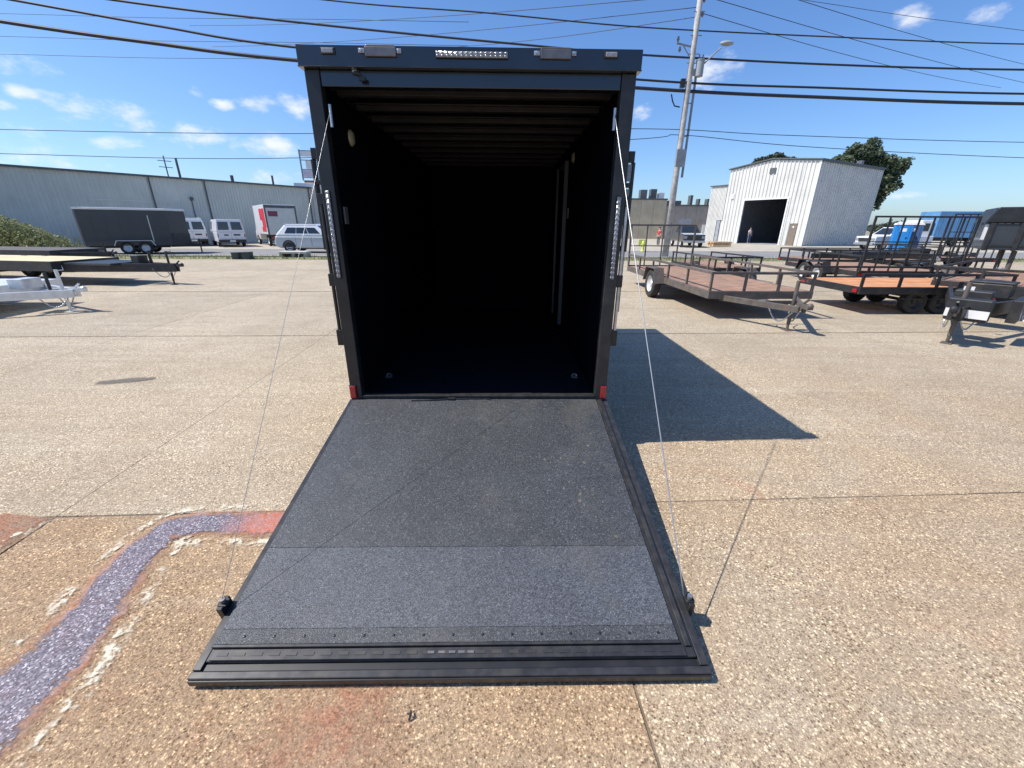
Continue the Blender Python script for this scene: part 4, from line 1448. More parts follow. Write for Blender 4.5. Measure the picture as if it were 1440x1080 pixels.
def make_pickup(label, loc, th, body, hood=None, group=None):
    r_ = empty('parked_pickup', loc, th, label, 'pickup truck', group)
    b = MB()
    b.prism([(0, .5), (5.5, .5), (5.55, .75), (5.5, 1.12), (3.9, 1.22), (1.75, 1.22), (1.7, 1.2), (0, 1.2)], -.97, .97)
    b.build('body', M[body], r_, bevel=.05)
    b = MB()
    F_ = greenhouse(b, 1.75, 4.15, 1.95, 3.35, .92, .74, 1.215, 1.88)
    b.build('cab', M[body], r_, bevel=.04)
    pane(F_, 'F', .07, .93, .08, .9, r_, 'windscreen')
    pane(F_, 'B', .1, .9, .15, .85, r_, 'rear_window')
    for s in ('R', 'L'):
        for a, c in ((.08, .42), (.47, .82)):
            u0, u1 = (a, c) if s == 'R' else (1 - c, 1 - a)
            pane(F_, s, u0, u1, .12, .84, r_, 'side_window')
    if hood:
        MB().prism([(4.15, 1.225), (5.5, 1.135), (5.5, 1.15), (4.15, 1.245)], -.9, .9).build('hood', M[hood], r_, bevel=.01)  # pale top sheet: sun highlight on the hood put in as colour
    MB().box(5.551, 5.58, -.6, .6, .68, 1.0).build('grille', M['steel_black'], r_)
    for s in (-1, 1):
        MB().box(5.54, 5.575, *sorted((s * .65, s * .93)), .78, 1.0).build('headlamp', M['lens_clear'], r_)
    MB().box(5.5, 5.66, -.95, .95, .42, .62).build('bumper', M['steel'], r_, bevel=.03)
    wheels4(r_, (1.1, 4.6), .86, .40)
    return r_


make_pickup('dark pickup, sun highlight painted white on its hood, facing the yard by the brown building', (17.3, 45.6, 0), R(-97), 'dark_paint', 'white_paint')
make_pickup('white pickup parked beyond the blue toilets', (36.6, 39.2, 0), R(186), 'white_paint')

# blue box truck far right
bb = empty('box_truck', (48.5, 46, 0), R(176), 'box truck with blue cargo box and white cab far right', 'truck')
MB().box(0, 5.2, -1.2, 1.2, .95, 3.45).build('cargo_box', M['box_blue'], bb, bevel=.04)
for k in range(7):
    for s in (-1, 1):
        MB().box(.3 + k * .75, .34 + k * .75, *sorted((s * 1.2005, s * 1.215)), 1.0, 3.4).build('box_seam', M['box_blue'], bb)
c_ = MB().prism([(5.35, .5), (7.0, .5), (7.0, 1.3), (6.7, 1.5), (6.5, 2.6), (5.35, 2.6)], -1.05, 1.05)
c_.build('cab', M['white_paint'], bb, bevel=.06)
for s in (-1, 1):
    MB().box(5.7, 6.4, *sorted((s * 1.051, s * 1.062)), 1.55, 2.3).build('side_window', M['glass'], bb)
MB().box(.2, 6.8, -.5, .5, .6, .945).build('chassis', M['steel_black'], bb)
wheels4(bb, (1.3, 6.1), .95, .45)


def toilet(label, loc, th, body, group):
    r_ = empty('portable_toilet', loc, th, label, 'portable toilet', group)
    MB().box(-.56, .56, -.56, .56, .08, 2.05).build('cabin', M[body], r_, bevel=.03)
    MB().box(-.6, .6, -.6, .6, 0, .075).build('base', M['steel_black'], r_, bevel=.02)
    MB().prism([(-.6, 2.055), (.6, 2.055), (.52, 2.2), (.3, 2.27), (-.3, 2.27), (-.52, 2.2)], -.6, .6).build('roof', M['trim_white'], r_, bevel=.02)
    d = MB().box(-.40, .40, -.585, -.561, .14, 1.95).build('door', M[body], r_, bevel=.01)
    MB().box(.24, .34, -.60, -.586, 1.0, 1.14).build('handle', M['steel_black'], d)
    MB().box(-.2, .2, -.592, -.586, 1.55, 1.8).build('sign', M['plate_white'], d)
    for k in range(4):
        MB().box(-.45 + k * .25, -.33 + k * .25, .561, .58, .2, 1.9).build('rib', M[body], r_)
    return r_


toilet('bright blue portable toilet with white roof beside the white shed', (31.9, 36.1, 0), R(-35), 'toilet_blue', 'portable toilets by the white shed')
toilet('dull darker blue portable toilet right of the bright blue one', (33.2, 36.6, 0), R(-35), 'toilet_navy', 'portable toilets by the white shed')

# ------------------------------------------------------------------ buildings


def rib_panel(w, z0, zl, zr, d=.035, rib=4):
    """one sheet of ribbed metal cladding in the xz plane, ribs towards -y, x from 0 to w"""
    xs, ys = [], []
    p = w / rib
    for k in range(rib):
        b = k * p
        xs += [b + .004 if k == 0 else b, b + p * .52, b + p * .62, b + p * .84]
        ys += [0, 0, -d, -d]
        xs += [b + p * .94]
        ys += [0]
    xs.append(w - .004); ys.append(0)
    mb = MB()
    n = len(xs)
    for x, y in zip(xs, ys):
        t = x / w
        mb.v += [Vector((x, y, z0)), Vector((x, y, zl * (1 - t) + zr * t))]
    for i in range(n - 1):
        mb.f.append((2 * i, 2 * i + 2, 2 * i + 3, 2 * i + 1))
    return mb


def clad(root, mat, ox, oy, rz, length, hfun, w=1.0, openings=(), rib=4, d=.035):
    """a run of wall panels along local x turned by rz; openings = (u0,u1,z0,z1)"""
    n = max(1, round(length / w))
    pw = length / n
    cache = {}
    for k in range(n):
        u0, u1 = k * pw, (k + 1) * pw
        cuts = [o for o in openings if o[0] < u1 - .05 and o[1] > u0 + .05]
        segs = [(0.0, None)]
        if cuts:
            o = cuts[0]
            segs = []
            if o[2] > .05: segs.append((0.0, o[2]))
            segs.append((o[3], None))
        for (za, zb) in segs:
            zl = hfun(u0) if zb is None else zb
            zr = hfun(u1) if zb is None else zb
            key = (round(za, 2), round(zl, 3), round(zr, 3))
            if key not in cache:
                cache[key] = rib_panel(pw, za, zl, zr, d, rib).mesh('wall_panel')
                cache[key].materials.append(mat)
            c, s = math.cos(rz), math.sin(rz)
            link('wall_panel', cache[key], None, root, (ox + c * u0, oy + s * u0, 0), (0, 0, rz))


# long grey-green building on the left.  local x along the visible wall, local -y outwards
LD = math.atan2(15.5, 12)
lb = empty('warehouse', (-35.6, 31.9, 0), LD, 'long grey green metal warehouse with flat roof line on the left', 'building')
LH, LL = 5.38, 22.0
X0 = -9.0
clad(lb, M['wall_grey'], X0, 0, 0, LL - X0, lambda u: LH, w=1.0, rib=4, d=.03)
core = MB().box(X0 + .05, LL - .05, .06, 16, 0, LH - .05)
core.build('wall_core', M['wall_grey'], lb)
MB().box(X0 - .15, LL + .12, -.14, 16.2, LH, LH + .14).build('roof_edge', M['trim_dark'], lb)
MB().box(X0 - .1, LL + .1, -.22, -.145, LH - .02, LH + .10).build('gutter', M['trim_dark'], lb, bevel=.01)
for x in (8.1, 12.1, 21.75):
    dp = MB().tube([(x, -.19, LH - .02), (x, -.10, LH - .25), (x, -.10, .3), (x, -.2, .12)], .055, 8)
    dp.build('downspout', M['trim_dark'], lb)
for (x, hh, rr_) in ((10.7, 1.6, .09), (14.9, .6, .14), (18.7, .9, .10)):
    MB().cyl((x, 1.0, LH + .14), (x, 1.0, LH + .14 + hh), rr_, n=10).build('roof_pipe', M['trim_dark'], lb)
an = MB()
an.cyl((10.0, 1.6, LH + .14), (10.0, 1.6, LH + 1.9), .05, n=8)
for z in (1.0, 1.5):
    an.beam((9.5, 1.6, LH + z), (10.5, 1.6, LH + z), .05, .05)
an.build('antenna_mast', M['trim_dark'], lb)
wl = MB().box(10.7, 10.95, -.2, -.05, 3.7, 3.95)
wl.build('wall_lamp', M['trim_dark'], lb)
MB().tube([(10.8, -.07, 3.7), (10.8, -.07, 1.5)], .03, 6).build('conduit', M['trim_dark'], lb)
MB().box(4.0, 8.0, -.05, -.036, 3.45, 3.52).build('wall_trim', M['wall_white'], lb)

# low sunlit white building beyond it, with a frame sign on its roof
wb = empty('white_building', (-22.5, 49.6, 0), R(10), 'low sunlit white building past the end of the grey warehouse', 'building')
clad(wb, M['wall_white'], -1.0, 0, 0, 7.0, lambda u: 5.3, w=1.0, d=.03)
MB().box(-.95, 5.95, .05, 8, 0, 5.25).build('wall_core', M['wall_white'], wb)
MB().box(-1.3, 6.1, -.25, 8.2, 5.3, 5.95).build('parapet', M['trim_white'], wb, bevel=.03)
MB().box(-.2, 6.0, -.1, 8.0, 5.955, 6.2).build('roof', M['brick_red'], wb)
sgn = empty('roof_sign', (-22.95, 49.9, 6.2), R(10), 'pale framed sign standing on the low white building', 'sign')
f_ = MB()
for x in (0, 1.7):
    f_.beam((x, 0, 0), (x, 0, 3.0), .12, .12)
for z in (.3, 1.1, 2.0, 2.9):
    f_.beam((.066, 0, z), (1.634, 0, z), .08, .08)
f_.build('frame', M['pole_grey'], sgn)
MB().box(.1, 1.6, -.07, -.03, .36, 1.04).build('panel', M['pink_panel'], sgn)
MB().box(.5, 1.6, -.07, -.03, 1.16, 1.94).build('panel', M['trim_white'], sgn)
MB().box(.1, 1.2, -.07, -.03, 2.35, 2.84).build('panel', M['trim_white'], sgn)

# white metal shed on the right. local x along its shaded side wall, local y along the gable front
SB = math.atan2(.5, .87)
sb = empty('metal_shed', (30.2, 45.6, 0), SB, 'white ribbed metal shed with open dark vehicle doorway', 'building')
GW, SDp, EV, RG = 9.6, 13.4, 8.0, 8.55


def gable(u):
    return EV + (RG - EV) * (1 - abs(u - GW / 2) / (GW / 2))


# side wall: along +x, outward -y
clad(sb, M['wall_white'], 0.02, 0, 0, SDp, lambda u: EV, w=.96, d=.11, rib=2)
# gable front: from (0,GW) to (0,0) so that outward is -x
clad(sb, M['wall_white'], 0, GW, R(-90), GW, lambda u: gable(u), w=.8, d=.07, rib=2, openings=((2.4, 7.2, 0, 4.65), (8.0, 8.8, 0, 2.2)))
rfm = MB()
for (ya, yb) in ((-.2, GW / 2), (GW / 2, GW + .2)):
    za = EV + .02 if ya < 0 else RG + .05
    zb = RG + .05 if ya < 0 else EV + .02
    rfm.add([(-.2, ya, za), (SDp + .2, ya, za), (SDp + .2, yb, zb), (-.2, yb, zb), (-.2, ya, za + .12), (SDp + .2, ya, za + .12), (SDp + .2, yb, zb + .12), (-.2, yb, zb + .12)],
            [(0, 3, 2, 1), (4, 5, 6, 7), (0, 1, 5, 4), (1, 2, 6, 5), (2, 3, 7, 6), (3, 0, 4, 7)])
rfm.build('roof', M['trim_dark'], sb)
bw = MB()
bw.box(SDp - .05, SDp, .05, GW - .05, 0, EV)
bw.box(.1, SDp, GW - .05, GW, 0, EV)
bw.box(.1, SDp, .03, .08, 0, EV)
bw.box(.1, SDp - .06, .1, GW - .1, .0, .03)
bw.build('inner_wall', M['dark_room'], sb)
inn = MB()
inn.box(.045, .1, 7.2, GW - .05, 0, 8.0)
inn.box(.045, .1, .05, 2.4, 0, 8.0)
inn.box(.045, .1, 2.4, 7.2, 4.7, 8.3)
inn.build('inner_lining', M['dark_room'], sb)
tr = MB()
tr.box(-.08, .12, 7.2, 7.34, 0, 4.65)
tr.box(-.08, .12, 2.26, 2.4, 0, 4.65)
tr.box(-.08, .12, 2.26, 7.34, 4.652, 4.80)
tr.build('doorway_trim', M['trim_white'], sb)
MB().box(-.07, .0, -.07, .07, 0, EV).build('corner_trim', M['trim_white'], sb)
MB().box(-.02, .04, .85, 1.55, 0, 2.15).build('door', M['door_brown'], sb)
MB().box(-.06, -.021, 1.1, 1.25, 1.75, 1.95).build('door_sign', M['plate_white'], sb)
MB().box(-.09, .02, 4.3, 4.95, 7.2, 7.75).build('gable_vent', M['trim_dark'], sb)
MB().box(-.10, -.06, 8.6, 9.0, 4.9, 5.4).build('wall_lamp', M['plate_white'], sb)
MB().box(.05, SDp, -.17, -.08, EV - .12, EV + .02).build('gutter', M['trim_dark'], sb)
MB().box(9.4, 9.9, .6, 1.1, EV + .2, EV + .7).build('roof_vent', M['cover_grey'], sb)
# lean-to
ln = empty('lean_to', (30.2 - .5 * GW - .3, 45.6 + .87 * GW + .55, 0), SB, 'lower white lean-to joined to the left of the metal shed', 'building')
clad(ln, M['wall_white'], .9, 2.2, R(-90), 2.2, lambda u: 6.45, w=.73, d=.05, openings=((1.5, 2.0, 0, 2.6),))
MB().box(.98, 9, .0, 2.2, 0, 6.4).build('wall_core', M['wall_white'], ln)
MB().box(.75, 9.1, -.05, 2.35, 6.45, 6.57).build('roof', M['trim_dark'], ln)
MB().box(.86, .975, .25, .66, .02, 2.55).build('door', M['dark_room'], ln)

# long tan and taupe building in the middle distance
br = empty('block_building', (17.6, 68, 0), R(2), 'tan and taupe block building with flat roof behind the utility pole', 'building')
n_ = 6
for k in range(n_):
    MB().box(-6 + k * 1.95, -6 + (k + 1) * 1.95 - .03, -.02, .3, 0, 5.55).build('wall_bay', M['wall_tan'], br)
for k in range(5):
    MB().box(5.72 + k * 1.65, 5.72 + (k + 1) * 1.65 - .03, .4, .7, 0, 4.75).build('wall_bay', M['wall_taupe'], br)
MB().box(-6, 14, .72, 14, 0, 4.6).build('wall_core', M['wall_taupe'], br)
MB().box(-6.1, 5.75, -.12, .35, 5.56, 5.75).build('parapet', M['trim_dark'], br)
MB().box(5.76, 14.1, .3, .8, 4.76, 4.95).build('parapet', M['trim_dark'], br)
for (x, w, h_, m_) in ((2.0, 1.0, 1.3, 'cover_grey'), (3.6, .9, 1.4, 'trim_dark'), (4.9, .8, .9, 'plate_white')):
    MB().box(x, x + w, 1.5, 2.5, 4.6, 5.75 + h_).build('roof_unit', M[m_], br)
for (x, w, h_) in ((6.3, 2.2, .6), (9.9, .35, 1.4), (11.2, .25, .9), (12.6, .25, .9)):
    MB().box(x, x + w, 1.5, 2.5, 4.6, 4.95 + h_).build('roof_unit', M['trim_dark'], br)
MB().box(-2.5, -.5, -.06, -.021, .02, 3.1).build('loading_door', M['wall_taupe'], br)
MB().box(8.1, 10.1, .36, .399, .02, 3.0).build('loading_door', M['dark_room'], br)
MB().box(11.9, 13.0, .3, .39, .0, 2.1).build('door', M['trim_white'], br)

# lumber stack by the shed
lp = empty('lumber_stack', (20.2, 42.6, 0), R(8), 'low stack of orange tan lumber left of the shed doorway', 'lumber')
for r_ in range(3):
    for k in range(5):
        MB().box(-.95 + rnd.uniform(-.06, .06), .95 + rnd.uniform(-.06, .06), -.5 + k * .2, -.5 + k * .2 + .18, .05 + r_ * .15, .05 + r_ * .15 + .13).build('board', M['wood_orange' if (k + r_) % 2 else 'wood_yellow'], lp)

# yellow hydrant
hy = empty('fire_hydrant', (10.0, 33.4, 0), 0, 'lime yellow hydrant standing beyond the grass verge', 'hydrant')
MB().lathe([(.16, .0), (.16, .04), (.11, .06), (.11, .55), (.14, .56), (.14, .60), (.11, .62), (.09, .72), (.04, .78), (.0, .79)], 16, axis='z').build('barrel', M['yellow'], hy)
for a in (0, 1, 2):
    an_ = R(-90 + 90 * (a - 1))
    MB().cyl((math.cos(an_) * .1, math.sin(an_) * .1, .45), (math.cos(an_) * .2, math.sin(an_) * .2, .45), .06, n=10).build('outlet', M['yellow'], hy)
MB().box(-.28, .28, .3, .34, .35, .85).build('marker_board', M['yellow'], hy)

# utility cabinets and an inlet block on the verge
for (x, y, w, h_, l_) in ((-14.98, 23.3, .36, .30, 'squat dark green cabinet on the verge, left one of two'), (-14.42, 23.35, .40, .32, 'squat dark green cabinet on the verge, right one of two')):
    u = empty('utility_cabinet', (x, y, 0), 0, l_, 'utility cabinet', 'cabinets on the grass verge')
    MB().box(-w / 2, w / 2, -.2, .2, 0, h_).build('cabinet', M['green_box'], u, bevel=.02)
    MB().box(-w / 2 - .02, w / 2 + .02, -.22, .22, h_ + .001, h_ + .04).build('lid', M['green_box'], u, bevel=.01)
ib = empty('drain_inlet', (-12.3, 24.3, 0), GA, 'pale concrete drain inlet with dark slot near the SUV', 'drain')
MB().box(-.75, .75, -.35, .35, .24, .36).build('lid', simple('pale_concrete', (.55, .52, .46), .85, var=.1), ib, bevel=.02)
sb_ = MB()
for x in (-.66, .0, .66):
    sb_.box(x - .08, x + .08, -.3, .3, -.01, .238)
sb_.box(-.65, .65, .26, .3, -.01, .238)
sb_.build('base', M['lot'], ib)

# ------------------------------------------------------------------ people (small, far)


def person(label, loc, th, shirt, trousers):
    r_ = empty('person', loc, th, label, 'person')

    def skin(name, verts, edges, radii, mat, root_i, parent=r_, sub=1):
        me = D.meshes.new(name)
        me.from_pydata(verts, edges, [])
        o = link(name, me, mat, parent)
        sm = o.modifiers.new('skin', 'SKIN')
        for i, q in enumerate(radii):
            d_ = me.skin_vertices[0].data[i]
            d_.radius = (q, q) if not isinstance(q, tuple) else q
        me.skin_vertices[0].data[root_i].use_root = True
        sm.use_smooth_shade = True
        ss = o.modifiers.new('sub', 'SUBSURF')
        ss.levels = ss.render_levels = sub
        return o
    V = [(0, 0, .95), (0, .01, 1.18), (0, .0, 1.40), (0, -.01, 1.50), (0, -.02, 1.60), (0, -.02, 1.72),
         (.17, 0, 1.40), (.22, -.02, 1.13), (.22, -.10, .90), (.22, -.13, .80), (-.17, 0, 1.40), (-.23, .02, 1.13), (-.23, -.04, .89), (-.23, -.06, .79),
         (.09, 0, .90), (.10, -.02, .50), (.11, .02, .09), (.12, -.13, .04), (-.09, 0, .90), (-.11, .02, .50), (-.12, .05, .09), (-.13, -.10, .04)]
    E_ = [(0, 1), (1, 2), (2, 3), (3, 4), (4, 5), (2, 6), (6, 7), (7, 8), (8, 9), (2, 10), (10, 11), (11, 12), (12, 13), (0, 14), (14, 15), (15, 16), (16, 17), (0, 18), (18, 19), (19, 20), (20, 21)]
    Rr = [(.15, .10), (.14, .10), (.15, .10), .055, .085, .08, .065, .045, .035, .03, .065, .045, .035, .03, .085, .06, .045, .035, .085, .06, .045, .035]
    skin('body', V, E_, Rr, M['skin'], 0)
    skin('shirt', [V[0], V[1], V[2], V[6], tuple(Vector(V[6]).lerp(Vector(V[7]), .8)), V[10], tuple(Vector(V[10]).lerp(Vector(V[11]), .8))],
         [(0, 1), (1, 2), (2, 3), (3, 4), (2, 5), (5, 6)], [(.175, .125), (.17, .125), (.17, .12), .08, .065, .08, .065], M[shirt], 0)
    skin('trousers', [V[0], V[14], V[15], tuple(Vector(V[16]) + Vector((0, 0, .03))), V[18], V[19], tuple(Vector(V[20]) + Vector((0, 0, .03)))],
         [(0, 1), (1, 2), (2, 3), (0, 4), (4, 5), (5, 6)], [(.165, .12), .10, .078, .062, .10, .078, .062], M[trousers], 0)
    MB().sphere((0, -.005, 1.715), .092, .105, .075, 12, 8).build('hair', M['hair'], r_, smooth=True)
    return r_


person('person in white shirt and jeans standing in the shed doorway', (28.0, 51.9, .03), R(20), 'white_cloth', 'denim')
person('person in red shirt walking in front of the tan building', (14.05, 42.2, 0), R(-60), 'red_cloth', 'grey_cloth')

# ------------------------------------------------------------------ utility pole, lines
PX, PY = 9.5, 26.9
pl = empty('utility_pole', (PX, PY, 0), 0, 'tall wooden utility pole with transformer and lamp arm beyond the verge', 'utility pole')
MB().tube([(0, 0, -.03), (.0, 0, 5), (.02, 0, 10), (.03, 0, 15.2)], [.19, .165, .145, .12], 14).build('shaft', M['pole_wood'], pl, smooth=True)
rs = MB().tube([(.40, .1, 4.5), (.40, .1, 9.3), (.33, .1, 9.8)], .07, 8)
for z in (5.2, 6.6, 8.2):
    rs.beam((.13, .08, z), (.40, .1, z), .05, .05)
rs.build('riser_pipe', M['pole_grey'], pl)
MB().box(-.22, .28, -.34, -.25, 5.0, 5.9).build('meter_box', M['pole_grey'], pl)
tf = MB().cyl((.48, -.05, 9.4), (.48, -.05, 10.1), .21, n=18)
tf.lathe([(.225, 10.1), (.225, 10.15), (.0, 10.2)], 18, Matrix.Translation((.48, -.05, 0)), axis='z')
tf.beam((.15, 0, 9.6), (.3, 0, 9.6), .1, .3)
tfo = tf.build('transformer', M['transformer'], pl)
for s in (-.1, .1):
    MB().cyl((.48 + s, -.05, 10.15), (.48 + s, -.05, 10.38), .035, n=8).build('bushing', M['porcelain'], tfo)
MB().box(-.42, -.19, -.1, .12, 8.9, 9.3).build('junction_box', M['steel_black'], pl)
am = MB().tube([(.17, 0, 9.55), (.7, -.1, 10.0), (1.25, -.2, 10.5), (1.38, -.25, 10.62)], .035, 8)
amo = am.build('lamp_arm', M['pole_grey'], pl)
lh = MB()
lh.sphere((1.62, -.32, 10.78), .36, .16, .12, 12, 7)
lh.build('luminaire', M['transformer'], amo, (0, 0, 0), smooth=True)
ca = MB()
ca.beam((-.9, .05, 10.9), (-.1, .05, 10.75), .07, .07)
ca.beam((-.55, .05, 10.83), (-.15, .05, 10.35), .04, .04)
ca.build('bracket_arm', M['pole_grey'], pl)
ins = MB()
for (x, z) in ((-.85, 10.95), (-.7, 10.5), (.25, 12.0), (.25, 12.6), (.28, 13.6)):
    ins.cyl((x, .0, z), (x, .0, z + .22), .055, n=8)
    ins.cyl((x, .0, z + .08), (x, .0, z + .12), .085, n=8)
ins.build('insulator', M['porcelain'], pl)
kn = MB()
for z in (10.0, 10.4, 11.2, 12.2, 13.2):
    kn.beam((-.25, -.05, z), (.35, -.05, z), .035, .035)
kn.build('pole_step', M['pole_grey'], pl)
dr_ = MB()
dr_.tube([(-.85, 0, 8.6), (-.75, 0, 8.3), (-.6, 0, 8.05), (-.3, 0, 8.0)], .035, 6)
dr_.build('drop_loop', M['wire'], pl)
# where each line runs (points on the pole row's own plane), nearly parallel to the road
GRW = 'overhead lines along the road'


def catm(P_, n=14):
    P_ = [Vector(p) for p in P_]
    P_ = [P_[0] + (P_[0] - P_[1])] + P_ + [P_[-1] + (P_[-1] - P_[-2])]
    out = []
    for i in range(1, len(P_) - 2):
        p0, p1, p2, p3 = P_[i - 1:i + 3]
        for k in range(n):
            t = k / n
            out.append(.5 * ((2 * p1) + (p2 - p0) * t + (2 * p0 - 5 * p1 + 4 * p2 - p3) * t * t + (3 * p1 - p0 - 3 * p2 + p3) * t ** 3))
    out.append(P_[-2])
    return out


def line(label, pts, r, g=GRW, ends=True):
    mb = MB().tube(catm(pts), r, 6)
    tag(mb.build('power_line', M['wire'], smooth=True), label, 'power line', g)


line('thick lower bundle of overhead cable, lowest of the heavy lines', [(-52, 23.2, 14.6), (-38, 24.05, 12.4), (-24.91, 24.84, 10.84), (-18.22, 25.24, 10.18), (-11.08, 25.67, 9.62), (6.8, 26.74, 8.83), (17.84, 27.4, 8.62), (29.4, 28.1, 8.57), (48, 29.2, 8.9)], .085)
line('heavy overhead line just above the thick lower bundle', [(-52, 23.2, 16.4), (-38, 24.05, 13.5), (-24.0, 24.88, 11.68), (-17.68, 25.27, 10.87), (-10.99, 25.67, 10.16), (6.8, 26.74, 9.21), (17.71, 27.39, 9.07), (29.22, 28.08, 9.05), (48, 29.2, 9.4)], .055)
line('heavy overhead line crossing just above the trailer roof', [(-50, 23.3, 16.2), (-32, 24.4, 13.2), (-19.37, 25.17, 11.82), (-9.43, 25.76, 11.11), (1.72, 26.43, 10.52), (6.67, 26.73, 10.31), (17.39, 27.37, 10.14), (28.67, 28.05, 10.18), (48, 29.2, 10.6)], .05)
line('medium overhead line, topmost of the lines reaching the right edge in parallel', [(-40, 23.9, 15.4), (-22, 25.0, 13.1), (-9.28, 25.77, 12.12), (-1.59, 26.23, 11.85), (6.53, 26.72, 11.49), (17.02, 27.35, 11.36), (28.1, 28.02, 11.34), (48, 29.2, 11.7)], .032)
line('thin low line meeting the pole below the heavy lines', [(-45, 23.7, 6.5), (-26.79, 24.72, 6.28), (-11.27, 25.65, 6.36), (6.67, 26.73, 6.91), (15.41, 27.25, 6.75), (30.39, 28.15, 6.64), (50, 29.3, 6.9)], .018)
line('thinnest line, lowest of all, sagging behind the trailer', [(-45, 23.7, 5.5), (-27.25, 24.69, 5.16), (-11.85, 25.62, 5.19), (6.73, 26.73, 6.39), (9.5, 26.9, 6.65), (16.84, 27.34, 6.2), (30.79, 28.18, 5.83), (50, 29.3, 5.7)], .018)
# service drops fanning out from the pole top
GRF = 'thin lines fanning out from the pole top'


def away(u, v, Y):                                       # a far anchor seen in that direction
    d = px_dir(u, v)
    t = Y / d.y
    return (d.x * t, Y, CAM_H + d.z * t)


for (za, u, v, Y, l_) in ((13.9, 1440, 84, 44, 'thin line from pole top to far right, uppermost of the fan'), (12.9, 1440, 110, 44, 'thin line from pole top to far right, middle of the fan'),
                          (12.2, 1330, 104, 44, 'thin line from pole top to far right, lowest of the fan'), (12.9, 400, 28, 44, 'thin line from pole top to far left, upper of the fan'),
                          (12.4, 420, 56, 46, 'thin line from pole top to far left, middle of the fan'), (12.0, 640, 60, 44, 'thin line from pole top to far left, lowest of the fan')):
    e = Vector(away(u, v, Y))
    s0 = Vector((PX, PY, za))
    e2 = s0 + (e - s0) * 1.45
    m_ = s0.lerp(e2, .5) - Vector((0, 0, .35))
    line(l_, [s0, s0.lerp(e2, .25) - Vector((0, 0, .26)), m_, s0.lerp(e2, .75) - Vector((0, 0, .26)), e2], .016, GRF)
for (p, q, l_) in (((0, 19, 46), (440, 27, 46), 'faint line high on the left sky'), ((0, 51, 46), (440, 60, 46), 'faint line left, second from the top'), ((0, 76, 46), (420, 83, 46), 'faint line left, third from the top'),
                   ((1130, 0, 46), (1440, 43, 46), 'faint line at the top right corner of the sky')):
    a, b_ = Vector(away(*p)), Vector(away(*q))
    d_ = (b_ - a)
    line(l_, [a - d_ * .6, a, a.lerp(b_, .5) - Vector((0, 0, .1)), b_, b_ + d_ * .5], .018, 'faint far lines')

# ------------------------------------------------------------------ trees and shrubs


def leaf_cloud(mb, centre, rx, ry, rz, n, size, seed, shell=.55):
    r_ = random.Random(seed)
    for i in range(n):
        while True:
            p = Vector((r_.uniform(-1, 1), r_.uniform(-1, 1), r_.uniform(-1, 1)))
            l = p.length
            if l < 1 and (l > shell or r_.random() < .25):
                break
        c = Vector(centre) + Vector((p.x * rx, p.y * ry, p.z * rz))
        s = size * r_.uniform(.6, 1.4)
        a = Vector((r_.uniform(-1, 1), r_.uniform(-1, 1), r_.uniform(-.6, .6))).normalized()
        b_ = a.cross(Vector((r_.uniform(-1, 1), r_.uniform(-1, 1), r_.uniform(-1, 1)))).normalized()
        mb.add([c - a * s, c + b_ * s * .6, c + a * s, c - b_ * s * .6], [(0, 1, 2, 3)])


def tree(label, base, hgt, crown, leaf, seed, n, size, name='leafy_tree', group=None):
    """crown: list of clumps (dx,dy,z,rx,ry,rz)"""
    root = empty(name, base, 0, label, 'tree', group)
    t = MB()
    zc = min(c[2] for c in crown)
    t.tube([(0, 0, -.05), (.05, .02, hgt * .2), (-.05, .0, hgt * .4), (.0, 0, hgt * .6)], [.045 * hgt, .032 * hgt, .026 * hgt, .016 * hgt], 9)
    for c in crown:
        t.tube([(0, 0, hgt * .3), (c[0] * .45, c[1] * .45, (hgt * .3 + c[2]) / 2 + .4), (c[0] * .9, c[1] * .9, c[2])], [.016 * hgt, .010 * hgt, .003 * hgt], 6)
    t.build('trunk', M['bark'], root, smooth=True)
    rs_ = random.Random(seed + 77)
    full = []
    for c in crown:                                       # break each big clump into a core and ragged outer tufts
        full.append((c[0], c[1], c[2], c[3] * .72, c[4] * .72, c[5] * .72))
        for k in range(9):
            d = Vector((rs_.gauss(0, 1), rs_.gauss(0, 1), rs_.gauss(0, .9))).normalized()
            q = rs_.uniform(.22, .42)
            full.append((c[0] + d.x * c[3] * .8, c[1] + d.y * c[4] * .8, c[2] + d.z * c[5] * .85, c[3] * q, c[4] * q, c[5] * q))
    crown = full
    tot = sum(c[3] * c[4] * c[5] for c in crown)
    cm = MB()
    for i, c in enumerate(crown):
        leaf_cloud(cm, c[:3], c[3], c[4], c[5], int(n * c[3] * c[4] * c[5] / tot), size, seed + i)
    cr = cm.build('crown', M[leaf], root)
    return root


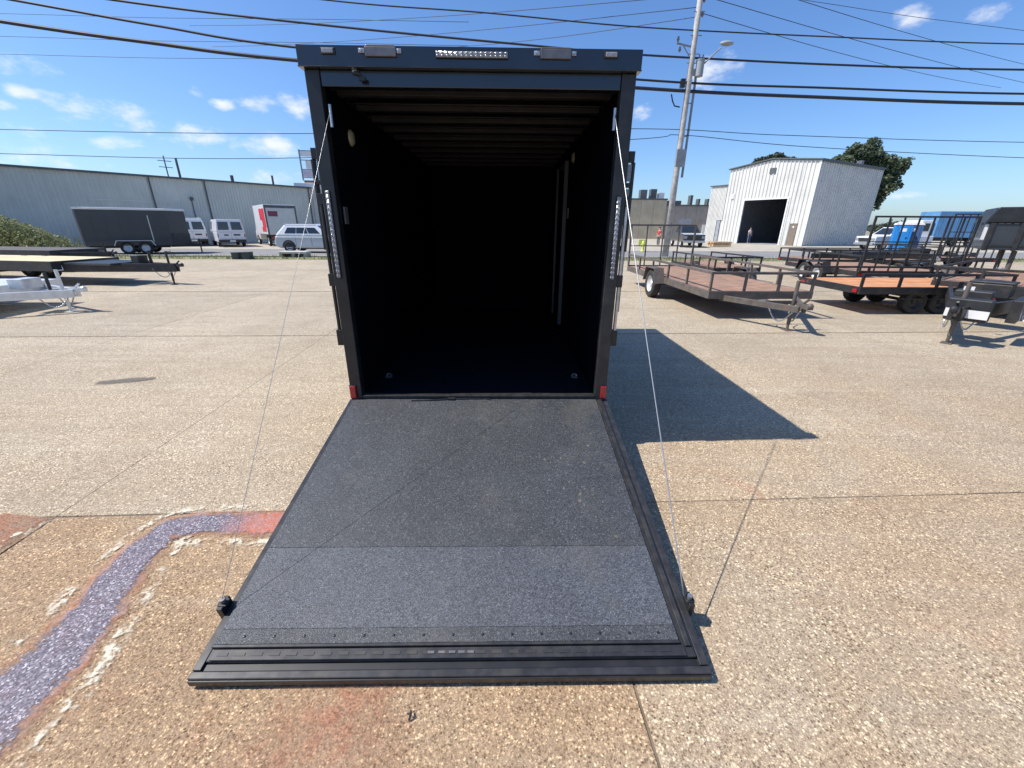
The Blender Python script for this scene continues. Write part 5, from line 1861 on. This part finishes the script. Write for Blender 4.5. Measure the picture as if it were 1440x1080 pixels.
tree('large dark leafy tree rising behind the white shed', (45.5, 61, 0), 12.5,
     [(-2.5, 0, 9.6, 2.2, 2, 1.6), (-4.6, .5, 8.6, 1.7, 1.8, 1.3), (.2, .3, 10.9, 2.1, 2, 1.7), (2.2, 0, 9.5, 2.1, 2, 1.7), (4.0, .3, 9.0, 1.9, 1.8, 1.3), (2.6, -.4, 7.0, 2.2, 2, 1.7), (.6, 0, 8.2, 2.4, 2.2, 2.0),
      (3.4, 0, 5.6, 1.6, 1.5, 1.3), (1.6, .3, 12.0, .9, .9, .8), (-1.2, .2, 11.2, 1.1, 1, .8), (-6.0, 0, 7.6, 1.2, 1.2, 1.0), (5.6, 0, 9.6, 1.4, 1.3, 1.1), (5.0, 0, 7.6, 1.4, 1.3, 1.2)], 'leaf_oak', 5, 21000, .17)
tree('small treetop showing over the shed roof', (38.5, 68, 0), 11.5,
     [(-2.0, 0, 10.2, 1.8, 1.5, 1.1), (.2, 0, 10.8, 1.9, 1.6, 1.1), (2.0, 0, 10.6, 1.6, 1.5, 1.2), (0, 0, 9.0, 2.6, 2, 1.5)], 'leaf_far', 35, 6500, .18)

# hedge-like overgrown bush on the left
bs = empty('overgrown_bush', (-28.6, 25.2, 0), 0, 'overgrown green bush in front of the grey warehouse at the left edge', 'bush')
bm_ = MB()
for (x, y, rx, h_) in ((-3.4, .9, 2.0, 2.7), (-1.6, .4, 1.8, 2.2), (.1, .1, 1.5, 1.75), (1.5, 0, 1.1, 1.2), (2.5, 0, .7, .6), (-5.5, 1.4, 2.2, 2.8)):
    leaf_cloud(bm_, (x, y, h_ * .45), rx, 1.2, h_ * .55, int(3600 * rx * h_ / 3), .06, int(x * 10) + 90, .4)
for i in range(420):                                      # long grass heads sticking out of the top
    x = rnd.uniform(-7, 2.8)
    zt_ = max(.4, 1.15 * (2.05 - (x + 3) * .24))
    y_ = rnd.uniform(-.9, 1.2)
    z0 = zt_ * rnd.uniform(.45, .85)
    lx, h2 = rnd.uniform(-.2, .25), rnd.uniform(.25, .55)
    bm_.add([(x - .018, y_, z0), (x + .018, y_, z0), (x + lx, y_ + rnd.uniform(-.1, .1), z0 + h2)], [(0, 1, 2)])
bm_.build('foliage', M['leaf_bush'], bs)
stm = MB()
for i in range(26):
    x = rnd.uniform(-5, 2.2)
    h_ = .3 + .28 * max(0, 2.6 - x * .7) * rnd.uniform(.5, 1)
    stm.tube([(x, .3, 0), (x + rnd.uniform(-.2, .2), rnd.uniform(-.3, .6), h_)], [.02, .006], 5)
stm.build('stem', M['bark'], bs)

# far wooded horizon
fw = MB()
rw = random.Random(21)
for i in range(150):
    a = R(rw.uniform(-70, 72))
    d_ = rw.uniform(230, 300)
    leaf_cloud(fw, (math.sin(a) * d_, math.cos(a) * d_, 1.8), rw.uniform(5, 11), 4, rw.uniform(1.6, 3.4), 60, 1.1, 400 + i, .3)
tag(fw.build('far_woods', M['leaf_far']), kind='stuff')
